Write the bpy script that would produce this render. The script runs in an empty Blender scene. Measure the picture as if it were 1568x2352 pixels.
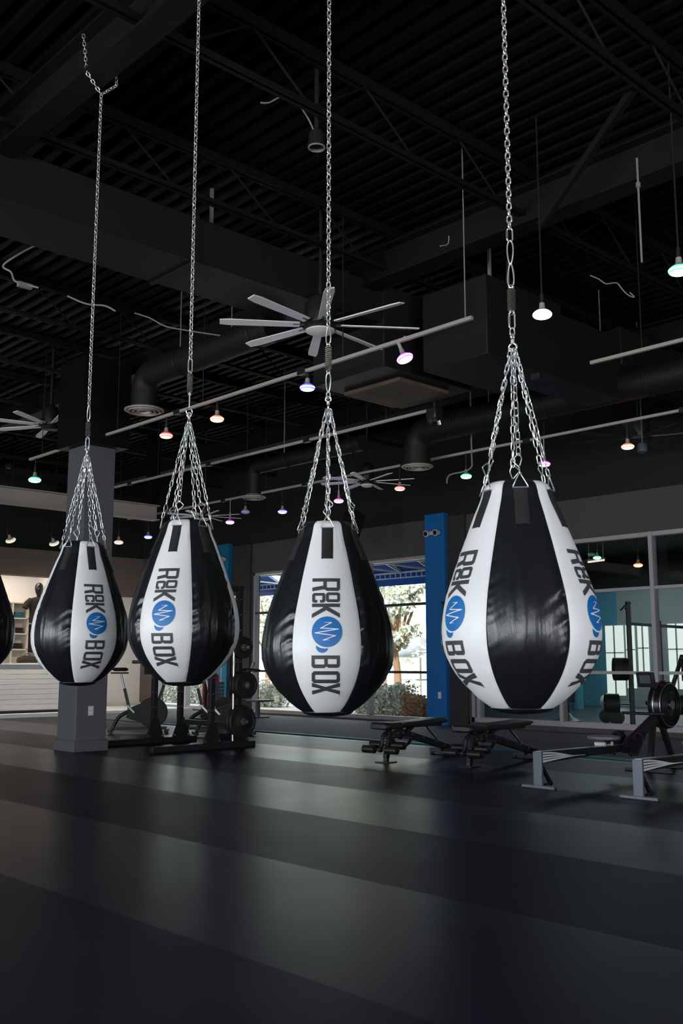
import bpy, bmesh, math, random
from mathutils import Vector, Matrix, noise
random.seed(7)
PI = math.pi
C = bpy.context.scene.collection
SC = bpy.context.scene

# ------------------------------------------------------------------ camera, sky, sun, daylight, exposure
cam = bpy.data.cameras.new('camera'); cam.sensor_fit = 'VERTICAL'; cam.sensor_height = 36; cam.lens = 35.0
cam.clip_end = 300
co = bpy.data.objects.new('camera', cam); C.objects.link(co)
co.location = (0, 0, 1.15)
co.rotation_euler = (math.radians(90 + 8.68), 0, math.radians(-43.3))
SC.camera = co
SC.view_settings.view_transform = 'Standard'; SC.view_settings.look = 'None'
SC.view_settings.exposure = 0.0; SC.view_settings.gamma = 1.0; SC.view_settings.use_curve_mapping = False

w = bpy.data.worlds.new('sky'); SC.world = w; w.use_nodes = True
bg = w.node_tree.nodes['Background']; bg.inputs[0].default_value = (0.86, 0.93, 1.0, 1); bg.inputs[1].default_value = 3.2

def lamp(name, kind, loc, energy, col=(1, 1, 1), **k):
    l = bpy.data.lights.new(name, kind); l.energy = energy; l.color = col
    for a, b in k.items():
        if a != 'rot': setattr(l, a, b)
    o = bpy.data.objects.new(name, l); C.objects.link(o); o.location = loc
    if 'rot' in k: o.rotation_euler = k['rot']
    return o
lamp('sun', 'SUN', (30, 0, 30), 10.0, (1, .97, .9), angle=math.radians(3), rot=(math.radians(38), 0, math.radians(-62)))
# daylight through the shopfront behind the camera (outside the three bays of the west wall)
WEST = [(-5.2, 0.6), (1.6, 7.4), (8.4, 14.2)]
for (a, b) in WEST:
    lamp('west_daylight', 'AREA', (-6.35, (a + b) / 2, 1.85), 6.9 * PI * (b - a) * 2.9, (.99, .97, 1.0), shape='RECTANGLE',
         size=2.9, size_y=(b - a), rot=(0, math.radians(-90), 0))

SOUTH = [(-4.5, 0.5), (2.0, 7.5)]
for (a, b) in SOUTH:
    lamp('near_daylight', 'AREA', ((a + b) / 2, -8.55, 1.85), 4.0 * PI * (b - a) * 2.9, (.99, .97, 1.0), shape='RECTANGLE',
         size=(b - a), size_y=2.9, rot=(math.radians(90), 0, 0))
# ------------------------------------------------------------------ materials
def mat(name, col, rough=.5, metal=0, spec=.5, bump=0, bscale=40, var=0, vscale=6, emit=None, estr=1, coat=0, stretch=None):
    m = bpy.data.materials.new(name); m.use_nodes = True
    nt = m.node_tree; b = nt.nodes['Principled BSDF']
    b.inputs['Base Color'].default_value = (*col, 1); b.inputs['Roughness'].default_value = rough
    b.inputs['Metallic'].default_value = metal; b.inputs['Specular IOR Level'].default_value = spec
    b.inputs['Coat Weight'].default_value = coat
    tc = nt.nodes.new('ShaderNodeTexCoord')
    src = tc.outputs['Object']
    if stretch:
        mp = nt.nodes.new('ShaderNodeMapping'); mp.inputs['Scale'].default_value = stretch
        nt.links.new(src, mp.inputs[0]); src = mp.outputs[0]
    n = nt.nodes.new('ShaderNodeTexNoise'); n.inputs['Scale'].default_value = vscale; n.inputs['Detail'].default_value = 4
    nt.links.new(src, n.inputs['Vector'])
    v = max(var, .04)
    r = nt.nodes.new('ShaderNodeMapRange'); r.inputs[3].default_value = 1 - v; r.inputs[4].default_value = 1 + v
    nt.links.new(n.outputs[0], r.inputs[0])
    mx = nt.nodes.new('ShaderNodeMix'); mx.data_type = 'RGBA'; mx.blend_type = 'MULTIPLY'; mx.inputs[0].default_value = 1
    mx.inputs[6].default_value = (*col, 1)
    nt.links.new(r.outputs[0], mx.inputs[7]); nt.links.new(mx.outputs[2], b.inputs['Base Color'])
    if bump:
        n2 = nt.nodes.new('ShaderNodeTexNoise'); n2.inputs['Scale'].default_value = bscale; n2.inputs['Detail'].default_value = 5
        nt.links.new(src, n2.inputs['Vector'])
        bp = nt.nodes.new('ShaderNodeBump'); bp.inputs['Strength'].default_value = bump; bp.inputs['Distance'].default_value = .01
        nt.links.new(n2.outputs[0], bp.inputs['Height']); nt.links.new(bp.outputs[0], b.inputs['Normal'])
    if emit:
        b.inputs['Emission Color'].default_value = (*emit, 1); b.inputs['Emission Strength'].default_value = estr
    return m
M = {}
M['white_vinyl'] = mat('white_vinyl', (.82, .82, .84), .42, bump=.15, bscale=7, var=.03)
M['black_vinyl'] = mat('black_vinyl', (.010, .011, .013), .28, spec=.6, bump=.5, bscale=14, stretch=(1, 1, .45), var=.2)
M['webbing'] = mat('webbing', (.012, .012, .012), .8, bump=.4, bscale=300)
M['ink_grey'] = mat('ink_grey', (.055, .058, .062), .5)
M['ink_blue'] = mat('ink_blue', (.004, .15, .48), .45)
M['chrome'] = mat('galvanised_steel', (.78, .80, .80), .34, metal=.85)
M['spring'] = mat('spring_steel', (.45, .42, .36), .38, metal=1)
M['black_gloss'] = mat('black_gloss', (.010, .010, .012), .25, spec=.5)
M['black_metal'] = mat('black_powder_coat', (.012, .012, .014), .42, spec=.5, bump=.1, bscale=200)
M['black_pad'] = mat('black_upholstery', (.012, .012, .014), .38, bump=.2, bscale=60)
M['rubber'] = mat('black_rubber', (.010, .010, .011), .55, bump=.2, bscale=120)
M['grey_metal'] = mat('grey_metal', (.13, .15, .18), .4, metal=.4)
M['silver'] = mat('brushed_silver', (.5, .52, .54), .3, metal=1)
M['white_plastic'] = mat('white_plastic', (.7, .7, .7), .4)
M['grey_seat'] = mat('grey_seat', (.16, .15, .21), .5)
M['deck'] = mat('black_ceiling_paint', (.004, .004, .0035), .5, spec=.25)
M['beam'] = mat('black_steel_paint', (.008, .0075, .0065), .5, spec=.3, bump=.1, bscale=30)
M['duct'] = mat('painted_duct', (.012, .0115, .010), .55, spec=.3, var=.25, vscale=1.5)
M['lit_brown_panel'] = mat('lit_brown_duct', (.11, .075, .055), .7, var=.7, vscale=2.5)  # brown tone paints in the light falling on the duct underside
M['track'] = mat('track_metal', (.46, .40, .36), .5, metal=.1)
M['fan_blade'] = mat('fan_blade', (.90, .88, .86), .35)
M['fan_dark'] = mat('fan_housing', (.015, .015, .015), .4)
M['frosted'] = mat('frosted_lens', (.88, .84, .80), .4)
M['cable'] = mat('grey_cable', (.25, .24, .22), .5)
M['wall'] = mat('grey_wall_paint', (.085, .074, .076), .75, bump=.1, bscale=90)
M['wall_dark'] = mat('dark_wall_paint', (.035, .034, .036), .7)
M['wall_white'] = mat('white_wall_paint', (.78, .76, .75), .7, bump=.05, bscale=90)
M['wall_black'] = mat('black_upper_wall', (.010, .010, .010), .8)
M['blue'] = mat('blue_paint', (.004, .15, .46), .5, bump=.06, bscale=60)
M['blue2'] = mat('teal_blue_paint', (.004, .17, .36), .5, bump=.06, bscale=60)
M['brown'] = mat('brown_soffit_dim_wall', (.15, .115, .095), .7)
M['column'] = mat('column_grey_paint', (.11, .113, .124), .6, bump=.06, bscale=60)
M['frame'] = mat('aluminium_frame', (.48, .46, .48), .45, metal=.3)
M['darkframe'] = mat('dark_bronze_frame', (.06, .06, .06), .5, metal=.3)
M['turf'] = mat('grey_turf', (.09, .105, .125), .7, bump=.5, bscale=250, var=.2, vscale=3)
M['edge'] = mat('teal_floor_edge', (.01, .10, .12), .4)
M['shiplap'] = mat('white_shiplap', (.80, .82, .85), .5)
M['shelf'] = mat('white_laminate', (.66, .62, .56), .5)
M['black_cloth'] = mat('black_cloth', (.02, .014, .012), .9)
M['teal'] = mat('teal_cloth', (.01, .12, .15), .7)
M['red'] = mat('red_plastic', (.4, .02, .02), .5)
M['pave'] = mat('sunlit_pavement', (.55, .53, .50), .8, var=.1)
M['awning'] = mat('blue_awning', (.004, .10, .50), .7)
M['awning_frame'] = mat('white_awning_frame', (.7, .72, .75), .5)
M['trunk'] = mat('reddish_bark', (.30, .17, .10), .9, bump=.6, bscale=20, var=.3)
M['umbrella'] = mat('white_canvas', (.8, .8, .8), .8)
M['room_wall'] = mat('pale_green_grey_paint', (.28, .34, .32), .7)
M['room_blue'] = mat('pale_blue_paint', (.08, .27, .38), .7)
M['room_floor'] = mat('blue_grey_vinyl_floor', (.035, .045, .065), .35)
def leafmat(name, c1, c2):
    m = mat(name, c1, .6, var=.2); nt = m.node_tree; b = nt.nodes['Principled BSDF']
    for l in list(nt.links):
        if l.to_socket == b.inputs['Base Color']: nt.links.remove(l)
    g = nt.nodes.new('ShaderNodeNewGeometry'); r = nt.nodes.new('ShaderNodeValToRGB')
    r.color_ramp.elements[0].color = (*c1, 1); r.color_ramp.elements[1].color = (*c2, 1)
    e = r.color_ramp.elements.new(.5); e.color = (*[(a + b2) / 2 for a, b2 in zip(c1, c2)], 1)
    nt.links.new(g.outputs['Random Per Island'], r.inputs[0]); nt.links.new(r.outputs[0], b.inputs['Base Color'])
    return m
M['leaf'] = leafmat('pale_green_leaves', (.42, .47, .30), (.88, .88, .84))
M['leaf_hedge'] = leafmat('hedge_leaves', (.30, .33, .20), (.90, .90, .84))
M['leaf_red'] = leafmat('rust_leaves', (.40, .17, .08), (.60, .45, .30))

def glassmat():
    m = bpy.data.materials.new('clear_glass'); m.use_nodes = True; nt = m.node_tree
    for n in list(nt.nodes): nt.nodes.remove(n)
    o = nt.nodes.new('ShaderNodeOutputMaterial'); mx = nt.nodes.new('ShaderNodeMixShader')
    f = nt.nodes.new('ShaderNodeFresnel'); f.inputs[0].default_value = 1.5
    t = nt.nodes.new('ShaderNodeBsdfTransparent'); t.inputs[0].default_value = (.93, .96, .95, 1)
    g = nt.nodes.new('ShaderNodeBsdfGlossy'); g.inputs['Roughness'].default_value = .01
    gm = nt.nodes.new('ShaderNodeNewGeometry'); iv = nt.nodes.new('ShaderNodeMath'); iv.operation = 'SUBTRACT'; iv.inputs[0].default_value = 1
    ml = nt.nodes.new('ShaderNodeMath'); ml.operation = 'MULTIPLY'; nt.links.new(gm.outputs['Backfacing'], iv.inputs[1])
    nt.links.new(f.outputs[0], ml.inputs[0]); nt.links.new(iv.outputs[0], ml.inputs[1]); nt.links.new(ml.outputs[0], mx.inputs[0]); nt.links.new(t.outputs[0], mx.inputs[1]); nt.links.new(g.outputs[0], mx.inputs[2])
    nt.links.new(mx.outputs[0], o.inputs[0]); return m
M['glass'] = glassmat()

def floormat():
    # black rubber rolls laid along y; neighbouring rolls have their own nap, so their gloss differs
    m = bpy.data.materials.new('rubber_roll_floor'); m.use_nodes = True; nt = m.node_tree; b = nt.nodes['Principled BSDF']
    tc = nt.nodes.new('ShaderNodeTexCoord'); sx = nt.nodes.new('ShaderNodeSeparateXYZ'); nt.links.new(tc.outputs['Object'], sx.inputs[0])
    def math_(op, a, bb=None):
        n = nt.nodes.new('ShaderNodeMath'); n.operation = op
        for i, v in enumerate((a, bb)):
            if v is None: continue
            if isinstance(v, (int, float)): n.inputs[i].default_value = v
            else: nt.links.new(v, n.inputs[i])
        return n.outputs[0]
    t = math_('DIVIDE', math_('ADD', sx.outputs[0], -2.58 + 27.0), 1.35)
    fl = math_('FLOOR', t); fr = math_('FRACT', t)
    odd = math_('MODULO', fl, 2.0)
    wn = nt.nodes.new('ShaderNodeTexWhiteNoise'); wn.noise_dimensions = '1D'; nt.links.new(fl, wn.inputs['W'])
    big = nt.nodes.new('ShaderNodeTexNoise'); big.inputs['Scale'].default_value = 1.3; big.inputs['Detail'].default_value = 2
    nt.links.new(tc.outputs['Object'], big.inputs['Vector'])
    r0 = math_('ADD', math_('MULTIPLY', big.outputs[0], .07), .27)
    rough = math_('ADD', r0, math_('MULTIPLY', odd, .09))
    nt.links.new(rough, b.inputs['Roughness'])
    seam = math_('LESS_THAN', fr, .006)
    fine = nt.nodes.new('ShaderNodeTexNoise'); fine.inputs['Scale'].default_value = 160; fine.inputs['Detail'].default_value = 3
    nt.links.new(tc.outputs['Object'], fine.inputs['Vector'])
    ramp = nt.nodes.new('ShaderNodeValToRGB')
    ramp.color_ramp.elements[0].position = .3; ramp.color_ramp.elements[0].color = (.004, .004, .011, 1)
    ramp.color_ramp.elements[1].position = .75; ramp.color_ramp.elements[1].color = (.015, .014, .032, 1)
    nt.links.new(fine.outputs[0], ramp.inputs[0])
    mx = nt.nodes.new('ShaderNodeMix'); mx.data_type = 'RGBA'; mx.blend_type = 'MIX'
    nt.links.new(seam, mx.inputs[0]); nt.links.new(ramp.outputs[0], mx.inputs[6]); mx.inputs[7].default_value = (.003, .003, .004, 1)
    nt.links.new(mx.outputs[2], b.inputs['Base Color'])
    b.inputs['Specular Tint'].default_value = (.96, .88, 1.0, 1)
    sp = math_('SUBTRACT', .135, math_('MULTIPLY', odd, .05)); nt.links.new(sp, b.inputs['Specular IOR Level'])
    bp = nt.nodes.new('ShaderNodeBump'); bp.inputs['Strength'].default_value = .35; bp.inputs['Distance'].default_value = .002
    nt.links.new(fine.outputs[0], bp.inputs['Height']); nt.links.new(bp.outputs[0], b.inputs['Normal'])
    return m
M['floor'] = floormat()

# ------------------------------------------------------------------ mesh helpers
class MB:
    def __init__(s): s.v = []; s.f = []; s.m = []; s.sm = []
    def add(s, vs, fs, mi=0, smooth=False):
        o = len(s.v); s.v += [tuple(v) for v in vs]
        for f in fs: s.f.append(tuple(i + o for i in f)); s.m.append(mi); s.sm.append(smooth)
        return s
    def box(s, c, d, R=None, mi=0):
        vs = []
        for x in (-.5, .5):
            for y in (-.5, .5):
                for z in (-.5, .5):
                    p = Vector((x * d[0], y * d[1], z * d[2]))
                    if R: p = R @ p
                    vs.append(p + Vector(c))
        return s.add(vs, [(0, 1, 3, 2), (4, 6, 7, 5), (0, 4, 5, 1), (2, 3, 7, 6), (0, 2, 6, 4), (1, 5, 7, 3)], mi)
    def bb(s, x0, x1, y0, y1, z0, z1, mi=0):
        return s.box(((x0 + x1) / 2, (y0 + y1) / 2, (z0 + z1) / 2), (x1 - x0, y1 - y0, z1 - z0), mi=mi)
    def bar(s, a, b, w_, h_, up=(0, 0, 1), mi=0):
        a = Vector(a); b = Vector(b); d = b - a; x = d.normalized(); u = Vector(up)
        if abs(x.dot(u)) > .98: u = Vector((1, 0, 0))
        y = u.cross(x).normalized(); z = x.cross(y)
        return s.box((a + b) / 2, (d.length, w_, h_), Matrix((x, y, z)).transposed(), mi)
    def tube(s, pts, r, n=8, closed=False, mi=0, cap=True):
        pts = [Vector(p) for p in pts]; N = len(pts); rr = r if isinstance(r, (list, tuple)) else [r] * N
        rings = []; prev = None
        for i, p in enumerate(pts):
            if closed: t = (pts[(i + 1) % N] - pts[i - 1])
            else: t = pts[min(i + 1, N - 1)] - pts[max(i - 1, 0)]
            t = t.normalized() if t.length > 1e-9 else Vector((0, 0, 1))
            if prev is None:
                u = Vector((0, 0, 1)) if abs(t.z) < .9 else Vector((1, 0, 0))
                prev = (u - t * u.dot(t)).normalized()
            else:
                prev = prev - t * prev.dot(t)
                prev = prev.normalized() if prev.length > 1e-6 else t.orthogonal().normalized()
            q = t.cross(prev)
            rings.append([p + (prev * math.cos(2 * PI * k / n) + q * math.sin(2 * PI * k / n)) * rr[i] for k in range(n)])
        vs = [v for g in rings for v in g]; fs = []
        for i in range(N if closed else N - 1):
            a = i * n; b = ((i + 1) % N) * n
            for k in range(n): fs.append((a + k, a + (k + 1) % n, b + (k + 1) % n, b + k))
        if not closed and cap:
            fs.append(tuple(reversed(range(n)))); fs.append(tuple((N - 1) * n + k for k in range(n)))
        return s.add(vs, fs, mi, True)
    def cyl(s, a, b, r, n=20, r2=None, mi=0): return s.tube([a, b], [r, r if r2 is None else r2], n, mi=mi)
    def lathe(s, prof, n=32, o=(0, 0, 0), R=None, mi=0):
        vs = []; fs = []; o = Vector(o); P = len(prof)
        for (r, z) in prof:
            for k in range(n):
                p = Vector((r * math.cos(2 * PI * k / n), r * math.sin(2 * PI * k / n), z))
                if R: p = R @ p
                vs.append(p + o)
        for i in range(P - 1):
            for k in range(n): fs.append((i * n + k, i * n + (k + 1) % n, (i + 1) * n + (k + 1) % n, (i + 1) * n + k))
        if prof[0][0] > 1e-6: fs.append(tuple(reversed(range(n))))
        if prof[-1][0] > 1e-6: fs.append(tuple((P - 1) * n + k for k in range(n)))
        return s.add(vs, fs, mi, True)
    def torus(s, c, R_, r, ax='z', n=28, m=8, mi=0):
        pts = []
        for k in range(n):
            a = 2 * PI * k / n; ca, sa = R_ * math.cos(a), R_ * math.sin(a)
            d = {'z': (ca, sa, 0), 'x': (0, ca, sa), 'y': (ca, 0, sa)}[ax]; pts.append(Vector(c) + Vector(d))
        return s.tube(pts, r, m, True, mi)
    def poly(s, pts, depth_vec, mi=0):
        n = len(pts); d = Vector(depth_vec); vs = [Vector(p) for p in pts] + [Vector(p) + d for p in pts]
        fs = [tuple(range(n)), tuple(reversed(range(n, 2 * n)))] + [(i, n + i, n + (i + 1) % n, (i + 1) % n) for i in range(n)]
        return s.add(vs, fs, mi)
    def build(s, name, mats, parent=None, bevel=0, loc=None):
        me = bpy.data.meshes.new(name); me.from_pydata(s.v, [], s.f)
        for m in (mats if isinstance(mats, (list, tuple)) else [mats]): me.materials.append(M[m] if isinstance(m, str) else m)
        me.polygons.foreach_set('material_index', s.m); me.polygons.foreach_set('use_smooth', s.sm)
        b = bmesh.new(); b.from_mesh(me); bmesh.ops.recalc_face_normals(b, faces=b.faces); b.to_mesh(me); b.free()
        try: me.set_sharp_from_angle(angle=math.radians(40))
        except Exception: pass
        o = bpy.data.objects.new(name, me); C.objects.link(o)
        if parent: o.parent = parent
        if loc: o.location = loc
        if bevel:
            md = o.modifiers.new('bevel', 'BEVEL'); md.width = bevel; md.segments = 2; md.limit_method = 'ANGLE'; md.angle_limit = math.radians(50)
        return o
def tag(o, label=None, cat=None, group=None, kind=None):
    if label: o['label'] = label
    if cat: o['category'] = cat
    if group: o['group'] = group
    if kind: o['kind'] = kind
    return o
def thing(name, label, cat, loc=(0, 0, 0), rz=0, group=None):
    o = bpy.data.objects.new(name, None); C.objects.link(o); o.location = loc; o.rotation_euler = (0, 0, rz); o.empty_display_size = .1
    return tag(o, label, cat, group)
def struct(name, mb, m, bevel=0): return tag(mb.build(name, m, bevel=bevel), kind='structure')
def kids(o): return [c for c in bpy.data.objects if c.parent == o]
def dup(root, loc, rz, label, group=None):
    r = root.copy(); C.objects.link(r); r.location = loc; r.rotation_euler = (0, 0, rz); r['label'] = label
    if group: r['group'] = group
    for ch in kids(root):
        c = ch.copy(); C.objects.link(c); c.parent = r
        for g in kids(ch):
            d = g.copy(); C.objects.link(d); d.parent = c
    return r
def arc(c, r, a0, a1, n, ax='xz'):
    out = []
    for i in range(n + 1):
        a = a0 + (a1 - a0) * i / n
        u, v = r * math.cos(a), r * math.sin(a)
        out.append(Vector(c) + Vector((u, 0, v) if ax == 'xz' else (0, u, v) if ax == 'yz' else (u, v, 0)))
    return out
def spline(pts, n=8):
    pts = [Vector(p) for p in pts]; out = []
    for i in range(len(pts) - 1):
        p0 = pts[max(i - 1, 0)]; p1 = pts[i]; p2 = pts[i + 1]; p3 = pts[min(i + 2, len(pts) - 1)]
        for k in range(n):
            t = k / n
            out.append(.5 * ((2 * p1) + (p2 - p0) * t + (2 * p0 - 5 * p1 + 4 * p2 - p3) * t * t + (3 * p1 - p0 - 3 * p2 + p3) * t ** 3))
    return out + [pts[-1]]

# ------------------------------------------------------------------ setting: floor, walls, ceiling
XE = 14.5            # the shopfront wall
ZH, ZT, ZD = 3.26, 3.95, 6.0
f = MB(); f.bb(-6.4, XE + .22, -8.4, 25.1, -.15, 0); struct('floor', f, 'floor')
f = MB(); f.bb(10.95, XE - .02, -2, 20.7, 0, .02); struct('trim_1', f, 'turf')
f = MB(); f.bb(10.90, 10.95, -2, 20.7, 0, .022); struct('trim_2', f, 'edge')
c = MB(); c.bb(-6.2, XE + .22, -8.4, 25.1, ZD + .06, ZD + .2)
x = -6.0
while x < XE - .1:       # folded steel deck: ribs running along y
    c.bb(x, x + .08, -8.2, 26, ZD - .03, ZD + .07); x += .19
struct('ceiling', c, 'deck')

def wall_open(name, X0, X1, y0, y1, z0, z1, holes, m):
    """wall in the y/z plane between X0 and X1 with rectangular openings"""
    b = MB(); hs = sorted(holes); y = y0
    for (a, bb_, c0, c1) in hs:
        if a > y: b.bb(X0, X1, y, a, z0, z1)
        if c0 > z0: b.bb(X0, X1, a, bb_, z0, c0)
        if c1 < z1: b.bb(X0, X1, a, bb_, c1, z1)
        y = bb_
    if y < y1: b.bb(X0, X1, y, y1, z0, z1)
    return struct(name, b, m)
wall_open('wall_right', XE, XE + .22, -2.0, 25.1, 0, ZT, [(-1.6, 11.92, .1, ZH), (12.92, 18.42, .05, ZH), (19.9, 22.4, .05, ZH)], 'wall')
f = MB(); f.bb(XE + .02, XE + .22, -8.4, -2.0, 0, ZD + .2); f.bb(XE + .02, XE + .22, -2.0, 25.1, ZT, ZD + .2); struct('wall_right_upper', f, 'wall_black')
wall_open('wall_back', -6.2, -6.0, -8.2, 26, 0, ZD + .2, [(a, b, .35, 3.35) for a, b in WEST], 'wall_dark')
f = MB(); x0 = -6.2
for a, b in SOUTH: f.bb(x0, a, -8.4, -8.2, 0, ZD + .2); f.bb(a, b, -8.4, -8.2, 0, .35); f.bb(a, b, -8.4, -8.2, 3.35, ZD + .2); x0 = b
f.bb(x0, XE + .22, -8.4, -8.2, 0, ZD + .2); struct('wall_near', f, 'wall_dark')
f = MB(); f.bb(12.3, XE, 23.2, 23.4, 0, ZT); struct('wall_left', f, 'wall_white')
f = MB(); f.bb(-6.2, 12.3, 23.0, 23.4, 3.30, ZT); f.bb(12.3, XE, 23.17, 23.2, 2.9, ZT); struct('wall_left_soffit_dim_strip', f, 'brown')  # thin brown strip paints the dim upper part of the white wall
f = MB(); f.bb(-6.2, XE, 23.2, 23.4, ZT, ZD + .2); struct('wall_left_upper', f, 'wall_black')
f = MB(); f.bb(-6.2, 12.5, 24.9, 25.1, 0, 3.9); f.bb(12.3, 12.5, 23.4, 25.0, 0, 3.9); struct('wall_left_alcove', f, 'wall_white')
f = MB(); f.bb(-6.2, 12.4, 23.35, 25.0, 3.75, 3.9); struct('ceiling_alcove', f, 'wall_white')
f = MB(); f.bb(XE - .05, XE, 18.46, 19.16, 0, ZT); f.bb(XE - .05, XE, 11.95, 12.40, 0, ZT); struct('wall_right_pier', f, 'wall_dark')
# blue columns of the shopfront
for i, (a, b, m, lb) in enumerate([(12.39, 12.88, 'blue', 'blue'), (19.2, 19.68, 'blue2', 'teal blue')]):
    f = MB(); f.bb(XE - .14, XE, a, b, 0, 4.02); o = f.build('wall_column', m, bevel=.006)
    tag(o, ['tall flat blue painted pilaster between the bright window and the glass partition',
            'tall teal blue painted pilaster at the left end of the shopfront behind the second teardrop bag'][i], 'pilaster')
f = MB(); f.bb(XE - .03, XE, 18.42, 19.16, 0, .12); f.bb(XE - .03, XE, 11.95, 12.39, 0, .12); struct('baseboard_right', f, 'wall_dark')
f = MB(); f.bb(12.3, XE, 23.13, 23.17, 0, .16); struct('baseboard_left', f, 'white_plastic')

def window(name, y0, y1, z0, z1, muls, rails, X=XE + .02, w_=.06, mframe='frame', mrail='darkframe', label=None, d=.12):
    r = thing(name, label, 'window', (X, y0, z0)); r['kind'] = 'structure'
    def P(o): o.location = (-X, -y0, -z0); return o
    f = MB()
    f.bb(X, X + d, y0, y0 + w_, z0, z1); f.bb(X, X + d, y1 - w_, y1, z0, z1)
    f.bb(X, X + d, y0, y1, z0, z0 + w_ + .02); f.bb(X, X + d, y0, y1, z1 - w_, z1)
    P(f.build('window_frame', mframe, r, bevel=.004))
    for m_ in muls:
        f = MB(); f.bb(X - .02, X + d, m_ - .035, m_ + .035, z0, z1); P(f.build('mullion', mframe, r, bevel=.004))
    ys = [y0] + list(muls) + [y1]
    for q in rails:
        for a, b in zip(ys, ys[1:]):
            f = MB(); f.bb(X + .01, X + d - .02, a + .03, b - .03, q - .025, q + .025); P(f.build('rail', mrail, r))
    zs = [z0] + list(rails) + [z1]
    for a, b in zip(ys, ys[1:]):
        f = MB(); f.bb(X + .05, X + .056, a + .03, b - .03, z0 + .03, z1 - .03); P(f.build('pane', 'glass', r))
    return r
window('window_1', 12.92, 18.42, .05, ZH, [14.6, 16.5], [.99, 2.32], label='large shopfront window with foliage and a blue awning outside, behind the middle bag')
window('window_2', 19.9, 22.4, .05, ZH, [21.1], [.99, 2.32], label='shopfront window in the left corner seen below the second bag behind the rack')
window('window_3', -1.6, 11.92, .1, ZH, [.9, 2.7, 4.5, 6.35, 8.17, 9.96, 11.75], [1.01, 2.36], mrail='frame',
       label='glass partition in pale metal frames at right with exercise machines behind it', w_=.07)
for i, (a, b) in enumerate(WEST):
    r = window('window_%d' % (4 + i), a, b, .35, 3.35, [a + (b - a) / 3, a + 2 * (b - a) / 3], [1.2], X=-6.16,
               label='daylit shopfront bay behind the camera, bay %s' % ['nearest the back corner', 'in the middle', 'farthest along'][i])

# ------------------------------------------------------------------ left: column, reception desk, shelf, shirt
r = thing('structural_column', 'square grey column with a skirted base behind the leftmost full bag', 'column', (6.66, 12.2, 0))
f = MB(); f.bb(0, .46, 0, .5, 0, 4.15); f.build('shaft', 'column', r, bevel=.008)
f = MB(); f.bb(-.025, .485, -.025, .525, 0, .14); f.bb(-.015, .475, -.015, .515, .14, .155); f.build('skirting', 'column', r, bevel=.004)
f = MB(); f.bb(-.12, .6, -.12, .62, 4.15, 5.4); f.build('capital', 'deck', r)
def wall_plate(name, label, loc, ax):
    r = thing(name, label, 'outlet', loc)
    f = MB(); w2, h2 = .038, .062
    if ax == 'y': f.bb(-w2, w2, -.008, 0, -h2, h2)
    else: f.bb(-.008, 0, -w2, w2, -h2, h2)
    f.build('plate', 'white_plastic', r, bevel=.002)
    for z in (-.028, .028):
        f = MB()
        if ax == 'y': f.bb(-.016, .016, -.011, -.006, z - .014, z + .014)
        else: f.bb(-.011, -.006, -.016, .016, z - .014, z + .014)
        f.build('socket', 'frosted', r)
    return r
wall_plate('wall_outlet', 'white power outlet on the grey column below the leftmost full bag', (6.88, 12.2, .53), 'y')
wall_plate('wall_outlet', 'white power outlet low on the blue pilaster above the first bench', (XE - .14, 12.55, .57), 'x')

r = thing('reception_desk', 'white shiplap reception desk at the far left behind the bags', 'counter', (2.0, 21.0, 0))
f = MB()
for i in range(9): f.bb(0, 9.15, 0, .03, .16 + i * .11, .16 + i * .11 + .102)
f.build('shiplap_front', 'shiplap', r, bevel=.003)
f = MB(); f.bb(0, 9.14, .03, .60, .14, 1.13); f.build('carcass', 'shiplap', r)
f = MB(); f.bb(-.03, 9.18, -.03, .64, 1.13, 1.17); f.build('countertop', 'shiplap', r, bevel=.005)
f = MB(); f.bb(0, 9.1, .05, .58, .08, .14); f.build('toe_kick', 'black_metal', r)
f = MB(); f.bb(1.5, XE - .02, 20.72, 23.0, 0, .08); struct('trim_3', f, 'shiplap')

r = thing('cubby_shelf', 'white cube shelf with folded dark goods on the alcove wall at far left', 'shelf', (10.2, 24.55, 1.10))
f = MB(); W, Hh, dd = 1.76, 1.62, .34
for i in range(5): f.bb(i * .43, i * .43 + .035, 0, dd, 0, Hh)
for i in range(5): f.bb(0, W, 0, dd, i * .40, i * .40 + .035)
f.bb(0, W, dd - .01, dd, 0, Hh); f.build('cabinet', 'shelf', r, bevel=.002)
items = [('folded black caps on the cube shelf, upper left cell', 2, 3, 'black_cloth'), ('white and teal folded towels on the cube shelf, upper right cell', 3, 3, 'teal'),
         ('dark folded shirts in the lower right cell of the cube shelf', 3, 2, 'black_cloth'), ('pale box in the lower left cell of the cube shelf', 2, 2, 'shelf'),
         ('black folded clothes low in the cube shelf', 3, 1, 'black_cloth')]
for lb, i, j, m in items:
    f = MB()
    for k in range(3): f.bb(-.14 + .01 * k, .14 - .012 * k, -.10, .10, k * .05, k * .05 + .046)
    o = f.build('folded_clothes', m, bevel=.012, loc=(10.2 + i * .43 + .23, 24.72, 1.10 + j * .40 + .037))
    tag(o, lb, 'clothes', 'goods on the cube shelf')
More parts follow.
